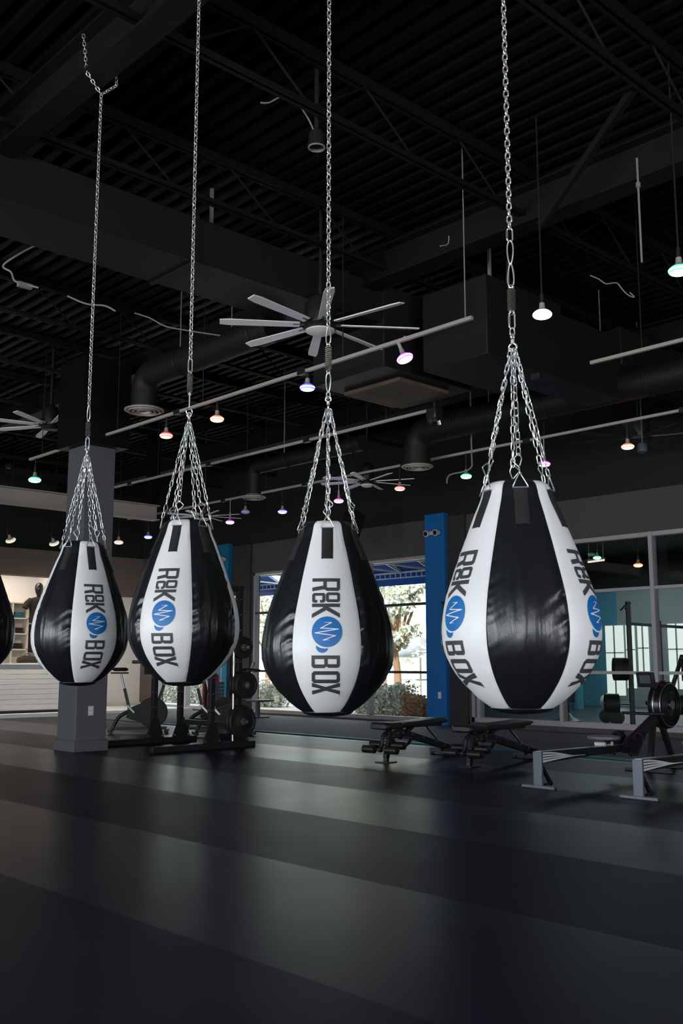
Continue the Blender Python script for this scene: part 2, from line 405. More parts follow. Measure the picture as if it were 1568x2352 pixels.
# shirt on a torso form, fixed to the alcove wall
r = thing('shirt_display', 'black t-shirt on a dark headed torso form by the far left alcove wall', 'mannequin', (12.02, 24.2, 2.2))
def loftbox(sections, n=20):
    vs = []; fs = []
    for (cx, z, rx, ry) in sections:
        for k in range(n):
            a = 2 * PI * k / n; e = .8
            vs.append((cx + rx * math.copysign(abs(math.cos(a)) ** e, math.cos(a)), ry * math.copysign(abs(math.sin(a)) ** e, math.sin(a)), z))
    for i in range(len(sections) - 1):
        for k in range(n): fs.append((i * n + k, i * n + (k + 1) % n, (i + 1) * n + (k + 1) % n, (i + 1) * n + k))
    fs.append(tuple(reversed(range(n)))); fs.append(tuple((len(sections) - 1) * n + k for k in range(n)))
    return vs, fs
f = MB(); vs, fs = loftbox([(0, 0, .23, .12), (0, .2, .22, .12), (0, .4, .24, .13), (0, .55, .27, .13), (0, .62, .24, .11), (0, .66, .10, .08)]); f.add(vs, fs, 0, True)
for s_ in (-1, 1): f.tube([(s_ * .2, 0, .57), (s_ * .31, 0, .48), (s_ * .36, 0, .36)], [.09, .085, .08], 12)
f.build('tshirt', 'black_cloth', r)
f = MB(); f.lathe([(.05, .64), (.055, .72), (.09, .78), (.11, .88), (.10, .97), (.05, 1.03), (0, 1.04)], 20); f.build('head_form', 'black_gloss', r)
f = MB(); f.bb(.02, .22, -.137, -.128, .44, .475); f.build('chest_print', 'white_plastic', r)
f = MB(); f.cyl((0, 0, -2.2), (0, 0, .02), .025); f.lathe([(.2, -2.2), (.2, -2.17), (.03, -2.15)], 24); f.build('stand', 'black_metal', r)
r = thing('hooded_jacket', 'black hooded jacket hanging on the alcove wall below the torso form', 'jacket', (12.13, 24.80, 1.45))
f = MB(); vs, fs = loftbox([(0, 0, .16, .05), (0, .25, .15, .07), (0, .45, .18, .08), (0, .58, .08, .06)]); f.add(vs, fs, 0, True); f.build('body', 'black_cloth', r)
f = MB(); f.lathe([(.0, .55), (.09, .57), (.11, .64), (.07, .72), (0, .74)], 16); f.build('hood', 'black_cloth', r)
r = thing('duffel_bag', 'black duffel bag lying on the reception desk top', 'bag', (10.35, 21.25, 1.17))
f = MB(); vs, fs = loftbox([(0, 0, .22, .11), (0, .05, .25, .13), (0, .12, .22, .11), (0, .17, .1, .06)]); f.add(vs, fs, 0, True); f.build('body', 'black_cloth', r)
f = MB(); f.tube(arc((0, 0, .12), .09, 0, PI, 10), .008, 6); f.build('strap', 'webbing', r)

lamp('alcove_fill', 'AREA', (8.5, 24.1, 3.6), 90, (1, .86, .70), shape='RECTANGLE', size=7, size_y=.5, rot=(0, 0, 0))  # added fill to brighten the alcove, no fixture modelled
# fixtures on the pilasters
def emergency(loc, label):
    r = thing('emergency_light', label, 'light', loc)
    f = MB(); f.bb(-.05, 0, -.13, .13, -.05, .02); f.build('housing', 'white_plastic', r, bevel=.008)
    for s_ in (-.12, .12):
        f = MB(); f.cyl((-.03, s_, -.015), (-.13, s_, -.03), .05, 20, .062); h = f.build('lamp_head', 'white_plastic', r)
        f = MB(); f.cyl((-.131, s_, -.03), (-.138, s_, -.031), .045, 20); f.build('lens', 'black_gloss', h)
emergency((XE - .14, 12.62, 3.66), 'two headed emergency light high on the blue pilaster right of the window')
emergency((XE - .14, 19.42, 3.66), 'two headed emergency light high on the teal blue pilaster at far left')
r = thing('wall_speaker', 'small black wall box with a hanging cord beside the blue pilaster', 'speaker', (XE - .05, 12.30, 2.15))
f = MB(); f.bb(-.16, 0, -.09, .09, -.14, .14); f.build('cabinet', 'black_metal', r, bevel=.01)
f = MB(); f.bb(-.17, -.155, -.11, .11, .14, .165); f.build('bracket', 'black_metal', r)
f = MB(); f.tube(spline([(-.02, 0, .14), (-.02, .02, .5), (-.01, -.01, 1.0), (-.01, -.02, 1.6)]), .006, 6); f.build('cord', 'black_metal', r)

# ------------------------------------------------------------------ ceiling steel, ducts
def beamI(name, a, b, w_, h_, m='beam', label=None):
    """I section between two points; a/b at the centre of the bottom flange"""
    f = MB(); a = Vector(a); b = Vector(b); up = Vector((0, 0, 1))
    t = .018
    f.bar(a + up * t / 2, b + up * t / 2, w_, t); f.bar(a + up * (h_ - t / 2), b + up * (h_ - t / 2), w_, t); f.bar(a + up * h_ / 2, b + up * h_ / 2, .014, h_ - t)
    o = f.build(name, m); return tag(o, label, 'beam')
beamI('steel_beam', (3.26, -8.2, 5.34), (3.26, 23.2, 5.34), .20, .35, label='dark steel beam overhead from which the row of bags hangs')
beamI('steel_beam', (7.55, -8.2, 5.32), (7.55, 23.2, 5.32), .24, .38, label='dark steel beam running overhead beyond the bags at upper right')
beamI('steel_beam', (11.9, -8.2, 5.30), (11.9, 23.2, 5.30), .22, .36, label='dark steel beam nearest the far shopfront wall')
beamI('steel_beam', (-1.2, -8.2, 5.32), (-1.2, 23.2, 5.32), .22, .36, label='dark steel beam crossing the top left corner overhead')
o = beamI('steel_beam', (-6, 17.0, 4.0), (10.9, 17.0, 4.0), .26, .3, m='track', label='brownish low beam passing behind the grey column at left')
f = MB(); f.bb(10.7, 10.9, 16.9, 17.1, 4.3, ZD); f.bb(-1, -.8, 16.9, 17.1, 4.3, ZD); f.build('hanger_post', 'deck', None)
bpy.data.objects['hanger_post'].parent = o
jn = 0
def joist(y):
    f = MB(); z0, z1 = 5.45, 5.915
    for s_ in (-.03, .03):
        f.bb(-6, XE, y + s_ - .012, y + s_ + .012, z0, z0 + .04); f.bb(-6, XE, y + s_ - .012, y + s_ + .012, z1 - .04, z1 + .05)
    x = -6; k = 0
    while x < XE - .6:
        a, b = ((x, y, z0 + .02), (x + .6, y, z1 - .02)) if k % 2 == 0 else ((x, y, z1 - .02), (x + .6, y, z0 + .02))
        f.tube([a, b], .012, 6); x += .6; k += 1
    o = f.build('bar_joist', 'beam'); return o
ys = [1.6, 3.5, 5.44, 7.3, 9.3, 11.4, 13.4, 15.5, 17.6, 19.7, 21.8]
lbl = ['nearest the camera', 'second from the camera', 'crossing above the leftmost hanging chain', 'above the large rectangular duct', 'just beyond the large duct',
       'sixth from the camera', 'seventh from the camera', 'beyond the grey column', 'above the low brown beam', 'second from the reception wall', 'closest to the reception wall']
for y_, l_ in zip(ys, lbl): tag(joist(y_), 'dark open web roof joist ' + l_, 'joist', 'roof joists')
# diagonal brace
f = MB(); f.bar((7.2, 5.0, 5.1), (7.2, 3.9, 6.1), .06, .06); tag(f.build('diagonal_brace', 'beam'), 'dark diagonal brace rising from the beam at upper right', 'brace')

r = thing('rectangular_duct', 'large dark rectangular air duct crossing overhead from the left edge', 'duct', (0, 7.58, 4.98))
f = MB(); f.bb(-6, 8.1, 0, .76, 0, .45); f.build('duct_run', 'duct', r, bevel=.01)
for x_ in (-2.5, .2, 2.9, 5.2, 7.2):
    f = MB(); f.bb(x_, x_ + .04, -.02, .78, -.02, .46); f.build('flange', 'duct', r)
f = MB(); f.bb(7.75, 9.3, -.05, 1.15, -.52, .44); f.build('plenum_box', 'duct', r, bevel=.01)
f = MB(); f.bb(8.18, 9.06, .12, 1.06, -.57, -.52); f.build('bottom_panel', 'lit_brown_panel', r, bevel=.01)
for x_ in (3.0, -1, 5.6): f = MB(); f.bb(x_, x_ + .03, .3, .33, .45, 1.0); f.build('hanger_rod', 'cable', r)
r = thing('rectangular_duct', 'dark stepped duct box hanging behind the top of the right bag', 'duct', (8.15, 6.38, 4.42))
f = MB(); f.bb(0, 1.4, 0, .92, 0, .9); f.build('duct_run', 'duct', r, bevel=.01)
f = MB(); f.bb(1.4, 2.7, .02, .55, .0, .8); f.build('branch', 'duct', r, bevel=.01)
f = MB(); f.bb(2.7, 6.3, .0, .5, .45, .95); f.build('branch', 'duct', r, bevel=.01)
for x_ in (.2, 1.2): f = MB(); f.bb(x_, x_ + .03, x_ * .5, x_ * .5 + .03, .9, 1.58); f.build('hanger_rod', 'cable', r)

def diffuser(parent, x, y, z, R_=.25):
    f = MB(); f.lathe([(R_ * .5, .18), (R_ * .55, .05), (R_, 0), (R_, -.015), (R_ * .92, -.02), (R_ * .55, .03)], 32, (x, y, z)); d = f.build('diffuser', 'track', parent)
    for k, q in enumerate((.78, .56, .34)):
        f = MB(); f.lathe([(R_ * q - .015, .02), (R_ * q, -.035), (R_ * q + .012, -.035), (R_ * q - .004, .02)], 32, (x, y, z)); f.build('cone_ring', 'track', d)
def rduct_neg(label, x, ytop, ylen, z, R_, drop, dR):
    # pipe comes from -y and turns down at its +y end
    r = thing('round_duct', label, 'duct', (x, ytop, z))
    f = MB(); q = R_ * 1.2
    p = [(0, -ylen, 0), (0, -q, 0)] + [(0, -q + q * math.sin(a), -q + q * math.cos(a)) for a in [PI / 2 * i / 8 for i in range(1, 9)]] + [(0, 0, -drop)]
    f.tube(p, R_, 28); f.build('pipe', 'duct', r)
    k = 0
    while .9 + k * 1.5 < ylen:
        f = MB(); f.torus((0, -.9 - k * 1.5, 0), R_ + .004, .012, 'y', 32, 6); f.build('seam_band', 'duct', r); k += 1
    for kk in (.3, .7): f = MB(); f.cyl((0, -ylen * kk, R_ * .9), (0, -ylen * kk, ZD - z + .05), .008, 8); f.build('hanger_rod', 'cable', r)
    diffuser(r, 0, 0, -drop, dR)
rduct_neg('round dark air duct with a reddish lit underside turning down left of the second chain', 6.88, 11.1, 2.7, 4.93, .175, .46, .26)
rduct_neg('round dark air duct turning down to a slotted diffuser between the two right bags', 10.95, 9.95, 4.6, 4.62, .20, .52, .24)
rduct_neg('slim round air duct ending in a diffuser, over the floor right of the second bag', 10.15, 12.9, 2.6, 4.4, .12, .50, .20)

# ------------------------------------------------------------------ lighting tracks and coloured lamps
def track(label, x, y0, y1, z, drops):
    r = thing('lighting_track', label, 'track', (x, y0, z))
    y = 0; L = y1 - y0
    while y < L:
        f = MB(); f.bar((0, y + .02, 0), (0, min(y + 2.38, L), 0), .035, .035); f.build('rail', 'track', r); y += 2.4
        f = MB(); f.bb(-.03, .03, y - .07, y + .05, -.03, .03); f.build('connector', 'black_metal', r)
    for d in drops:
        f = MB(); f.cyl((0, d - y0, 0), (0, d - y0, ZD - z + .06), .006, 8); f.build('hanger_rod', 'cable' if d == 5.65 else 'fan_dark', r)
track('long lighting track carrying red, orange, blue and purple lamps over the middle of the room', 6.9, 5.55, 14.4, 4.3, [5.65, 7.3, 9.8, 11.8, 14])
track('lighting track with coloured lamps beyond the far fan near the shopfront', 11.45, 3.5, 19.0, 4.3, [5, 8, 9.9, 12, 14.2, 16.5])
track('short lighting track at upper right above the orange lamp', 8.9, 1.5, 5.6, 4.3, [3, 5])
track('dim track rail left of the grey column under the joists', 9.3, 8.2, 16.0, 4.35, [9, 12, 14.5])

def emis(name, col, s_):
    m = bpy.data.materials.new(name); m.use_nodes = True; b = m.node_tree.nodes['Principled BSDF']
    b.inputs['Base Color'].default_value = (.6, .6, .6, 1); b.inputs['Emission Color'].default_value = (*col, 1); b.inputs['Emission Strength'].default_value = s_
    return m
COL = {'red': ((1, .01, .01), (1, .30, .24)), 'orange': ((1, .07, .01), (1, .50, .38)), 'blue': ((.01, .02, 1), (.36, .45, 1)), 'purple': ((.40, .01, 1), (.80, .45, 1)),
       'green': ((.0, .50, .18), (.48, 1, .72)), 'white': ((1, .93, .72), (1, .98, .90)), 'warm': ((.95, .80, .62), (1, .9, .75)), 'off': ((.02, .0, .04), (.1, .02, .15))}
for k, (a, b) in COL.items(): M['rim_' + k] = emis('lamp_rim_' + k, a, 3.5 if k not in ('off', 'warm') else .6); M['face_' + k] = emis('lamp_face_' + k, b, 3.2 if k not in ('off', 'warm') else .9)
def bulb(label, col, x, y, z, ztop=4.3, tilt=(0, 0), energy=9, size=1.0, r0=1.0):
    r = thing('track_lamp', label, 'lamp', (x, y, z), 0, 'track lamps')
    R = Matrix.Rotation(tilt[1], 3, 'Z') @ Matrix.Rotation(tilt[0], 3, 'X')
    def T(p): return R @ (Vector(p) * size)
    f = MB(); top = T((0, 0, .20)); f.cyl(T((0, 0, .10)), top, .017 * size, 12); f.cyl(top, (0, 0, max(ztop - z, .24)), .008, 8); f.build('stem', 'track' if col == 'purple' else 'black_metal', r)
    f = MB(); f.lathe([(.022, .12), (.026, .075), (.04, .06), (.058, .047)], 24, R=R * size); f.build('reflector_cone', 'track', r)
    f = MB(); f.lathe([(.058, .047), (.074, .034), (.081, .020), (.080, .004), (.070, -.004)], 24, R=R * size); f.build('rim', 'rim_' + col, r)
    f = MB(); f.lathe([(.0815, .024), (.0825, .020), (.0820, .010), (.0700, -.006), (.055, -.013), (.03, -.018), (0, -.020)], 24, R=R * size); f.build('face', 'face_' + col, r)
    if energy:
        d = R @ Vector((0, 0, -1)); q = d.to_track_quat('-Z', 'Y').to_euler()
        l = lamp('lamp_light', 'SPOT', (0, 0, 0), energy, COL[col][0], spot_size=math.radians(130), spot_blend=.8, shadow_soft_size=.07, rot=q)
        l.parent = r; l.location = d * .05
T0 = (0, 0)
bulb('red lamp on the long track above the second bag', 'red', 6.9, 10.59, 4.02, energy=11)
bulb('orange lamp right of the red one above and between the second and third bags', 'orange', 6.9, 9.50, 4.04, energy=11)
bulb('blue lamp just left of the third chain spring', 'blue', 6.9, 7.86, 4.09, energy=15)
bulb('purple lamp tilted on its stem right of the third chain, below the fan', 'purple', 6.9, 6.41, 4.09, tilt=(math.radians(-22), math.radians(20)), energy=14)
bulb('bright white lamp right of the fourth chain', 'white', 6.9, 4.80, 4.11, ztop=5.96, energy=12)
bulb('green lamp cut by the right edge of the frame', 'green', 6.9, 3.53, 4.13, ztop=5.96, energy=14)
bulb('green lamp at far left above the leftmost full bag', 'green', 6.9, 14.2, 3.93, energy=12, size=1.15)
bulb('orange lamp below the dark fan at right', 'orange', 11.45, 6.7, 3.94, ztop=4.3, energy=8)
bulb('red lamp below the blades of the far fan', 'red', 11.45, 10.79, 3.91, energy=8)
bulb('green lamp between the two right bags below the round duct', 'green', 11.45, 9.42, 3.92, energy=8)
bulb('blue lamp left of the third bag, near its top', 'blue', 11.45, 13.71, 3.86, energy=10)
bulb('purple lamp behind the chains of the third bag', 'purple', 11.45, 12.22, 3.88, energy=10)
bulb('purple lamp right of the second bag, near its top', 'purple', 11.45, 15.28, 3.83, energy=8)
bulb('purple lamp behind the chains of the right bag', 'purple', 11.45, 8.01, 3.9, energy=8)
bulb('blue lamp between the two left bags', 'blue', 11.45, 18.16, 3.81, energy=10)
bulb('unlit purple tinted lamp left of the far blue lamp', 'off', 11.45, 14.8, 3.98, energy=0)
bulb('warm white spot lamp at the far left edge over the reception', 'warm', 9.37, 20.26, 3.75, ztop=5.96, tilt=(math.radians(32), math.radians(-60)), energy=260, size=1.3)
bulb('warm white spot lamp left of the leftmost full bag top', 'warm', 10.31, 20.13, 3.75, ztop=5.96, tilt=(math.radians(32), math.radians(-60)), energy=260, size=1.3)
bulb('pale spot lamp between the column and the second bag', 'warm', 11.25, 19.02, 3.75, ztop=5.96, energy=10, size=1.2)

track('unseen added lighting track over the floor behind the camera', -1.5, -2.0, 8.0, 4.3, [0, 3, 6])  # unseen track and lamps, added to tint the bags and floor
for c_, y_, e_ in (('blue', 7.0, 60), ('purple', 4.6, 45), ('green', 2.6, 40), ('blue', .6, 55), ('purple', -1.2, 55)):
    bulb('%s lamp added on the unseen track behind the camera, %s' % (c_, {7.0: 'at its far end', 4.6: 'second from the far end', 2.6: 'in its middle', .6: 'second from the near end', -1.2: 'at its near end'}[y_]), c_, -1.5, y_, 4.05, tilt=(math.radians(35), math.radians(90)), energy=e_)
# ------------------------------------------------------------------ ceiling fans
def fan(label, x, y, z, R_, hub=.15, rot=0, n=8, blade='fan_blade', lens=True):
    r = thing('ceiling_fan', label, 'fan', (x, y, z), rot)
    f = MB(); f.cyl((0, 0, .1), (0, 0, ZD - z + .05), .02, 12); f.build('downrod', 'fan_dark', r)
    f = MB(); f.lathe([(.05, .32), (hub * .8, .28), (hub, .2), (hub, .05), (hub * .95, 0), (hub, -.01), (hub, -.05), (hub * .9, -.06)], 32); f.build('motor_housing', 'fan_dark', r)
    if lens:
        f = MB(); f.lathe([(hub * .93, -.055), (hub * .93, -.07), (hub * .6, -.095), (0, -.10)], 32); f.build('light_lens', 'frosted', r)
    for k in range(n):
        a = 2 * PI * k / n; Rz = Matrix.Rotation(a, 3, 'Z'); Rt = Matrix.Rotation(math.radians(12), 3, 'X')
        f = MB(); w0, w1 = .022 + R_ * .02, .02 + R_ * .035
        pts = []
        for q in range(9):
            t = q / 8; xx = hub + .05 + (R_ - hub - .05) * t; ww = w0 + (w1 - w0) * t
            if q == 8: ww *= .75
            for s_ in (-1, 1):
                for zz in (-.006, .006):
                    p = Rt @ Vector((0, s_ * ww, zz)); pts.append(Rz @ Vector((xx, p.y, p.z)))
        fs = []
        for q in range(8):
            o = q * 4; b = o + 4
            fs += [(o, b, b + 1, o + 1), (o + 2, o + 3, b + 3, b + 2), (o, o + 2, b + 2, b), (o + 1, b + 1, b + 3, o + 3)]
        fs += [(0, 1, 3, 2), (32, 34, 35, 33)]
        f.add(pts, fs); bl = f.build('blade', blade, r)
        f = MB(); f.bar(Rz @ Vector((hub * .8, 0, .005)), Rz @ Vector((hub + .12, 0, .003)), .035, .02); f.build('blade_arm', 'fan_dark', bl)
    return r
fan('large eight bladed ceiling fan in the middle, just left of the third chain', 6.67, 7.40, 4.64, 1.04, .165, math.radians(8))
fan('small far ceiling fan with pale blades below and right of the third chain top', 11.67, 11.75, 4.2, .82, .12, math.radians(28))
fan('dark ceiling fan at the right edge above the orange lamp', 12.82, 7.33, 4.4, .95, .17, math.radians(20), blade='fan_dark', lens=False)
fan('far ceiling fan with pale blades partly hidden by the top of the second bag', 12.0, 16.89, 4.2, .80, .12, math.radians(28))
fan('dark ceiling fan at far left behind the leftmost chain', 6.94, 13.85, 4.75, .9, .13, math.radians(30), lens=False)

# ------------------------------------------------------------------ rods, cables, small ceiling devices
def cable(name, label, pts, r_=.009, m='cable', cat='cable', n=8):
    f = MB(); f.tube(spline(pts, n), r_, 7); return tag(f.build(name, m), label, cat)
cable('loose_cable', 'pale loose cable arching above the round can light near the third chain', [(4.6, 5.83, 5.6), (4.65, 5.78, 5.6), (4.72, 5.72, 5.65), (4.79, 5.65, 5.63), (4.86, 5.59, 5.52), (4.91, 5.54, 5.37), (4.92, 5.53, 5.26)], .007)
f = MB(); f.cyl((7.15, 3.98, 4.42), (7.15, 3.98, 5.34), .009, 8); f.cyl((7.15, 3.98, 5.08), (7.15, 3.98, 5.12), .02, 8); tag(f.build('hanging_rod', 'cable'), 'thin pale threaded rod hanging from the beam at upper right', 'rod')
r = thing('can_light', 'dark round can light under the ceiling left of the third chain', 'light', (4.93, 5.52, 5.22))
f = MB(); f.lathe([(.02, .8), (.02, .15), (.06, .12), (.07, 0), (.062, -.01), (.055, .01), (.03, .02), (0, .02)], 28); f.build('housing', 'fan_dark', r)
f = MB(); f.torus((0, 0, -.006), .064, .007, 'z', 28, 6); f.build('trim_ring', 'cable', r)
cable('power_cable', 'thin pale cable run high at left with its wires hanging loose', [(4.21, 8.81, 5.24), (4.1, 8.91, 5.16), (3.96, 9.04, 5.02), (4.02, 8.99, 4.95), (4.05, 8.96, 4.86), (4.13, 8.88, 4.82), (4.22, 8.8, 4.79)], .010)
f = MB(); f.box((4.12, 8.89, 4.81), (.14, .05, .045)); tag(f.build('junction_box', 'cable'), 'small pale junction box on the hanging cable at upper left', 'box')
cable('power_cable', 'pale cable running between joists behind the leftmost chain', [(4.86, 9.44, 5.05), (5.01, 9.29, 4.96), (5.15, 9.16, 4.94), (5.24, 9.08, 4.88)], .010)
cable('power_cable', 'second pale cable sagging towards the second chain at left', [(5.81, 9.64, 5.15), (5.94, 9.52, 5.09), (6.07, 9.39, 4.99), (6.25, 9.22, 4.94), (6.53, 8.96, 4.88)], .008)
cable('loose_cable', 'wavy loose pale wire at upper right between the beams', [(8.33, 5.21, 5.0), (8.39, 5.15, 4.96), (8.44, 5.1, 4.91), (8.52, 5.03, 4.92), (8.56, 4.99, 4.85), (8.6, 4.95, 4.79), (8.64, 4.91, 4.77), (8.61, 4.94, 4.82)], .007)
cable('loose_cable', 'short forked wire tail beside the fourth chain above the carabiners', [(3.10, 2.62, 2.96), (3.08, 2.61, 2.915), (3.02, 2.60, 2.885)], .0022)
cable('conduit_pipe', 'thin vertical conduit with a kink below the right round duct', [(11.22, 9.12, 5.95), (11.22, 9.12, 4.2), (11.22, 9.12, 4.02), (11.18, 9.22, 3.95), (11.12, 9.47, 3.92), (11.12, 9.52, 3.8)], .012, 'cable', 'pipe', 3)
r = thing('ceiling_camera', 'small dark camera cluster with bright lenses under the joists right of the third chain', 'camera', (9.28, 8.13, 4.2))
f = MB(); f.cyl((0, 0, .05), (0, 0, 1.3), .015, 8); f.build('downrod', 'fan_dark', r)
f = MB(); f.bb(-.08, .08, -.08, .08, 0, .16); f.build('housing', 'fan_dark', r, bevel=.02)
for s_ in (-.05, .05):
    f = MB(); f.cyl((s_, -s_ * .6, 0), (s_ * 1.4, -s_ * .6, -.05), .03, 12); f.build('lens', 'silver', r)
r = thing('hanging_speaker', 'dark speaker angled down from the ceiling behind the third bag top', 'speaker', (13.1, 13.62, 3.75))
f = MB(); f.box((0, 0, 0), (.3, .3, .6), Matrix.Rotation(math.radians(20), 3, 'Y')); f.build('cabinet', 'duct', r, bevel=.03)
f = MB(); f.cyl((0, 0, .2), (0, 0, 2.3), .012, 8); f.build('downrod', 'fan_dark', r)
r = thing('ceiling_camera', 'dark fixture with a pale base hanging from the dark fan at right', 'camera', (12.35, 7.0, 4.05))
f = MB(); f.lathe([(.05, .14), (.07, .1), (.07, .02), (.04, 0)], 20); f.cyl((0, 0, .12), (0, 0, 1.9), .01, 8); f.build('housing', 'grey_metal', r)

# ------------------------------------------------------------------ punching bags
PROF = [(.110, 0), (.120, -.005), (.130, -.015), (.138, -.033), (.151, -.075), (.1765, -.134), (.202, -.198), (.2266, -.261), (.249, -.323), (.272, -.387), (.2925, -.449),
        (.306, -.513), (.3125, -.577), (.310, -.632), (.300, -.676), (.285, -.710), (.267, -.742), (.243, -.775), (.215, -.806), (.181, -.839), (.147, -.866), (.120, -.883)]
def rad(z):
    z = max(min(z, 0), PROF[-1][1])
    for i in range(len(PROF) - 1):
        if PROF[i + 1][1] <= z <= PROF[i][1]:
            t = (PROF[i][1] - z) / (PROF[i][1] - PROF[i + 1][1])
            p0 = PROF[max(i - 1, 0)]; p1 = PROF[i]; p2 = PROF[i + 1]; p3 = PROF[min(i + 2, len(PROF) - 1)]
            # cubic on r with end slopes from neighbours
            h = p2[1] - p1[1]
            m1 = (p2[0] - p0[0]) / (p2[1] - p0[1]) * h; m2 = (p3[0] - p1[0]) / (p3[1] - p1[1]) * h
            return (2 * t ** 3 - 3 * t * t + 1) * p1[0] + (t ** 3 - 2 * t * t + t) * m1 + (-2 * t ** 3 + 3 * t * t) * p2[0] + (t ** 3 - t * t) * m2
    return PROF[-1][0]
def surf(th, z, off=0.0):
    ph = (th + PI / 6) % (PI / 3) - PI / 6
    r = rad(z) * (1.006 - .022 * (ph / (PI / 6)) ** 2)
    e = .004; dz = (rad(min(z + e, 0)) - rad(z - e)) / (2 * e)
    n = Vector((math.cos(th), math.sin(th), -dz)).normalized()
    return Vector((r * math.cos(th), r * math.sin(th), z)) + n * off
def gauss(z, c_, s_): return math.exp(-((z - c_) / s_) ** 2)
def panel(k, seed):
    NT, NZ = 26, 120; vs = []; fs = []; black = k % 2 == 1
    for j in range(NZ + 1):
        z = PROF[-1][1] * j / NZ
        for i in range(NT + 1):
            ph = -PI / 6 + PI / 3 * i / NT; th = k * PI / 3 + ph
            r = rad(z); d = (PI / 6 - abs(ph)) * r; sd = 1 if ph > 0 else -1
            o = 0
            w_ = gauss(z, -.52, .20)
            if black:
                o += .017 * w_ * math.exp(-d / .035) * min(d / .006, 1) * noise.noise(Vector((z * 34 + d * 22 * sd, sd * 5 + k, seed)))
                o += .009 * w_ * noise.noise(Vector((ph * 9, z * 5, k + seed * 3.1)))
                o += .005 * gauss(z, -.45, .16) * noise.noise(Vector((ph * 26, z * 4.5, k * 2 + seed)))
            else:
                o += .0035 * math.exp(-d / .03) * min(d / .006, 1) * noise.noise(Vector((z * 30, sd * 3 + k, seed)))
                o += .0025 * gauss(z, -.10, .09) * noise.noise(Vector((ph * 14, z * 12, k)))
            o -= .003 * math.exp(-d / .004)
            vs.append(surf(th, z, o))
    for j in range(NZ):
        for i in range(NT):
            a = j * (NT + 1) + i; fs.append((a, a + 1, a + NT + 2, a + NT + 1))
    return vs, fs
# logo outlines: a = along the reading direction (down the bag), b = up of the letters (towards image right)
def chamf(x0, x1, y0, y1, c_): return [(x0 + c_, y0), (x1 - c_, y0), (x1, y0 + c_), (x1, y1 - c_), (x1 - c_, y1), (x0 + c_, y1), (x0, y1 - c_), (x0, y0 + c_)]
s = .128
def L_R(w_=.475): return [[(0, 0), (0, 1), (w_ - .07, 1), (w_, .93), (w_, .53), (w_ - .05, .46), (w_ - .06, .42), (w_ + .01, 0), (w_ - .13, 0), (w_ - .20, .40), (s, .40), (s, 0)],
                           [(s, .52), (s, .885), (w_ - s - .01, .885), (w_ - s, .86), (w_ - s, .54), (w_ - s - .02, .52)]]
def L_o(): return [chamf(0, .36, .50, 1, .06), chamf(.105, .255, .60, .90, .02)]
def L_c(): return [[(.06, 0), (.30, 0), (.36, .06), (.36, .19), (.255, .19), (.255, .11), (.105, .11), (.105, .37), (.255, .37), (.255, .29), (.36, .29), (.36, .42), (.30, .48), (.06, .48), (0, .42), (0, .06)]]
def L_K(w_=.515): return [[(0, 0), (0, 1), (s, 1), (s, .60), (w_ - .15, 1), (w_, 1), (.24, .51), (w_ + .01, 0), (w_ - .14, 0), (s + .02, .40), (s, .38), (s, 0)]]
def L_B(w_=.44): return [[(0, 0), (0, 1), (w_ - .08, 1), (w_ - .01, .93), (w_ - .01, .60), (w_ - .06, .53), (w_, .45), (w_, .07), (w_ - .07, 0)],
                          [(s, .115), (s, .45), (w_ - s, .45), (w_ - s, .115)], [(s, .57), (s, .885), (w_ - s - .01, .885), (w_ - s - .01, .57)]]
def L_O(w_=.42): return [chamf(0, w_, 0, 1, .08), chamf(s, w_ - s, .12, .88, .02)]
def L_X(w_=.42): return [[(0, 0), (.145, .50), (0, 1), (.14, 1), (w_ / 2, .68), (w_ - .14, 1), (w_, 1), (w_ - .145, .50), (w_, 0), (w_ - .14, 0), (w_ / 2, .32), (.14, 0)]]
def shift(polys, da): return [[(a + da, b) for a, b in p] for p in polys]
TEXT = shift(L_R(), 0) + shift(L_o(), .525) + shift(L_c(), .545) + shift(L_K(), .934) + shift(L_B(), 2.763) + shift(L_O(), 3.308) + shift(L_X(), 3.715)
TEXT += [chamf(4.14, 4.165, .965, .99, .005)]
def q(x, y): return ((y - 638) / 198, (x - 510) / 198)
circ = [(1.939 + .54 * math.sin(2 * PI * k / 64), .545 + .54 * math.cos(2 * PI * k / 64)) for k in range(64)]
def strip(pts, ws):
    L, R = [], []
    for i, (p, w_) in enumerate(zip(pts, ws)):
        p = Vector(p); t = Vector(pts[min(i + 1, len(pts) - 1)]) - Vector(pts[max(i - 1, 0)])
        t1 = (Vector(pts[i]) - Vector(pts[i - 1])).normalized() if i else t.normalized()
        t2 = (Vector(pts[i + 1]) - Vector(pts[i])).normalized() if i < len(pts) - 1 else t1
        n1 = Vector((-t1.y, t1.x)); n2 = Vector((-t2.y, t2.x)); n = (n1 + n2)
        if n.length < .25: n = n1
        n.normalize(); sc = min(1 / max(n.dot(n1), .35), 2.6)
        L.append(tuple(p + n * w_ * sc)); R.append(tuple(p - n * w_ * sc))
    return L + R[::-1]
ZZ = [q(601, 957), q(648, 958), q(574, 997), q(697, 1003), q(536, 1030), q(676, 1049), q(592, 1080), q(633, 1079)]
def seg_quads(pts, w_):
    out = []
    for i, (a, b) in enumerate(zip(pts, pts[1:])):
        a = Vector(a); b = Vector(b); t = (b - a).normalized(); n = Vector((-t.y, t.x)) * w_; e = t * w_ * .9
        wa, wb = (.25 if i == 0 else 1), (.25 if i == len(pts) - 2 else 1)
        out.append([tuple(a - e + n * wa), tuple(b + e + n * wb), tuple(b + e - n * wb), tuple(a - e - n * wa)])
    return out
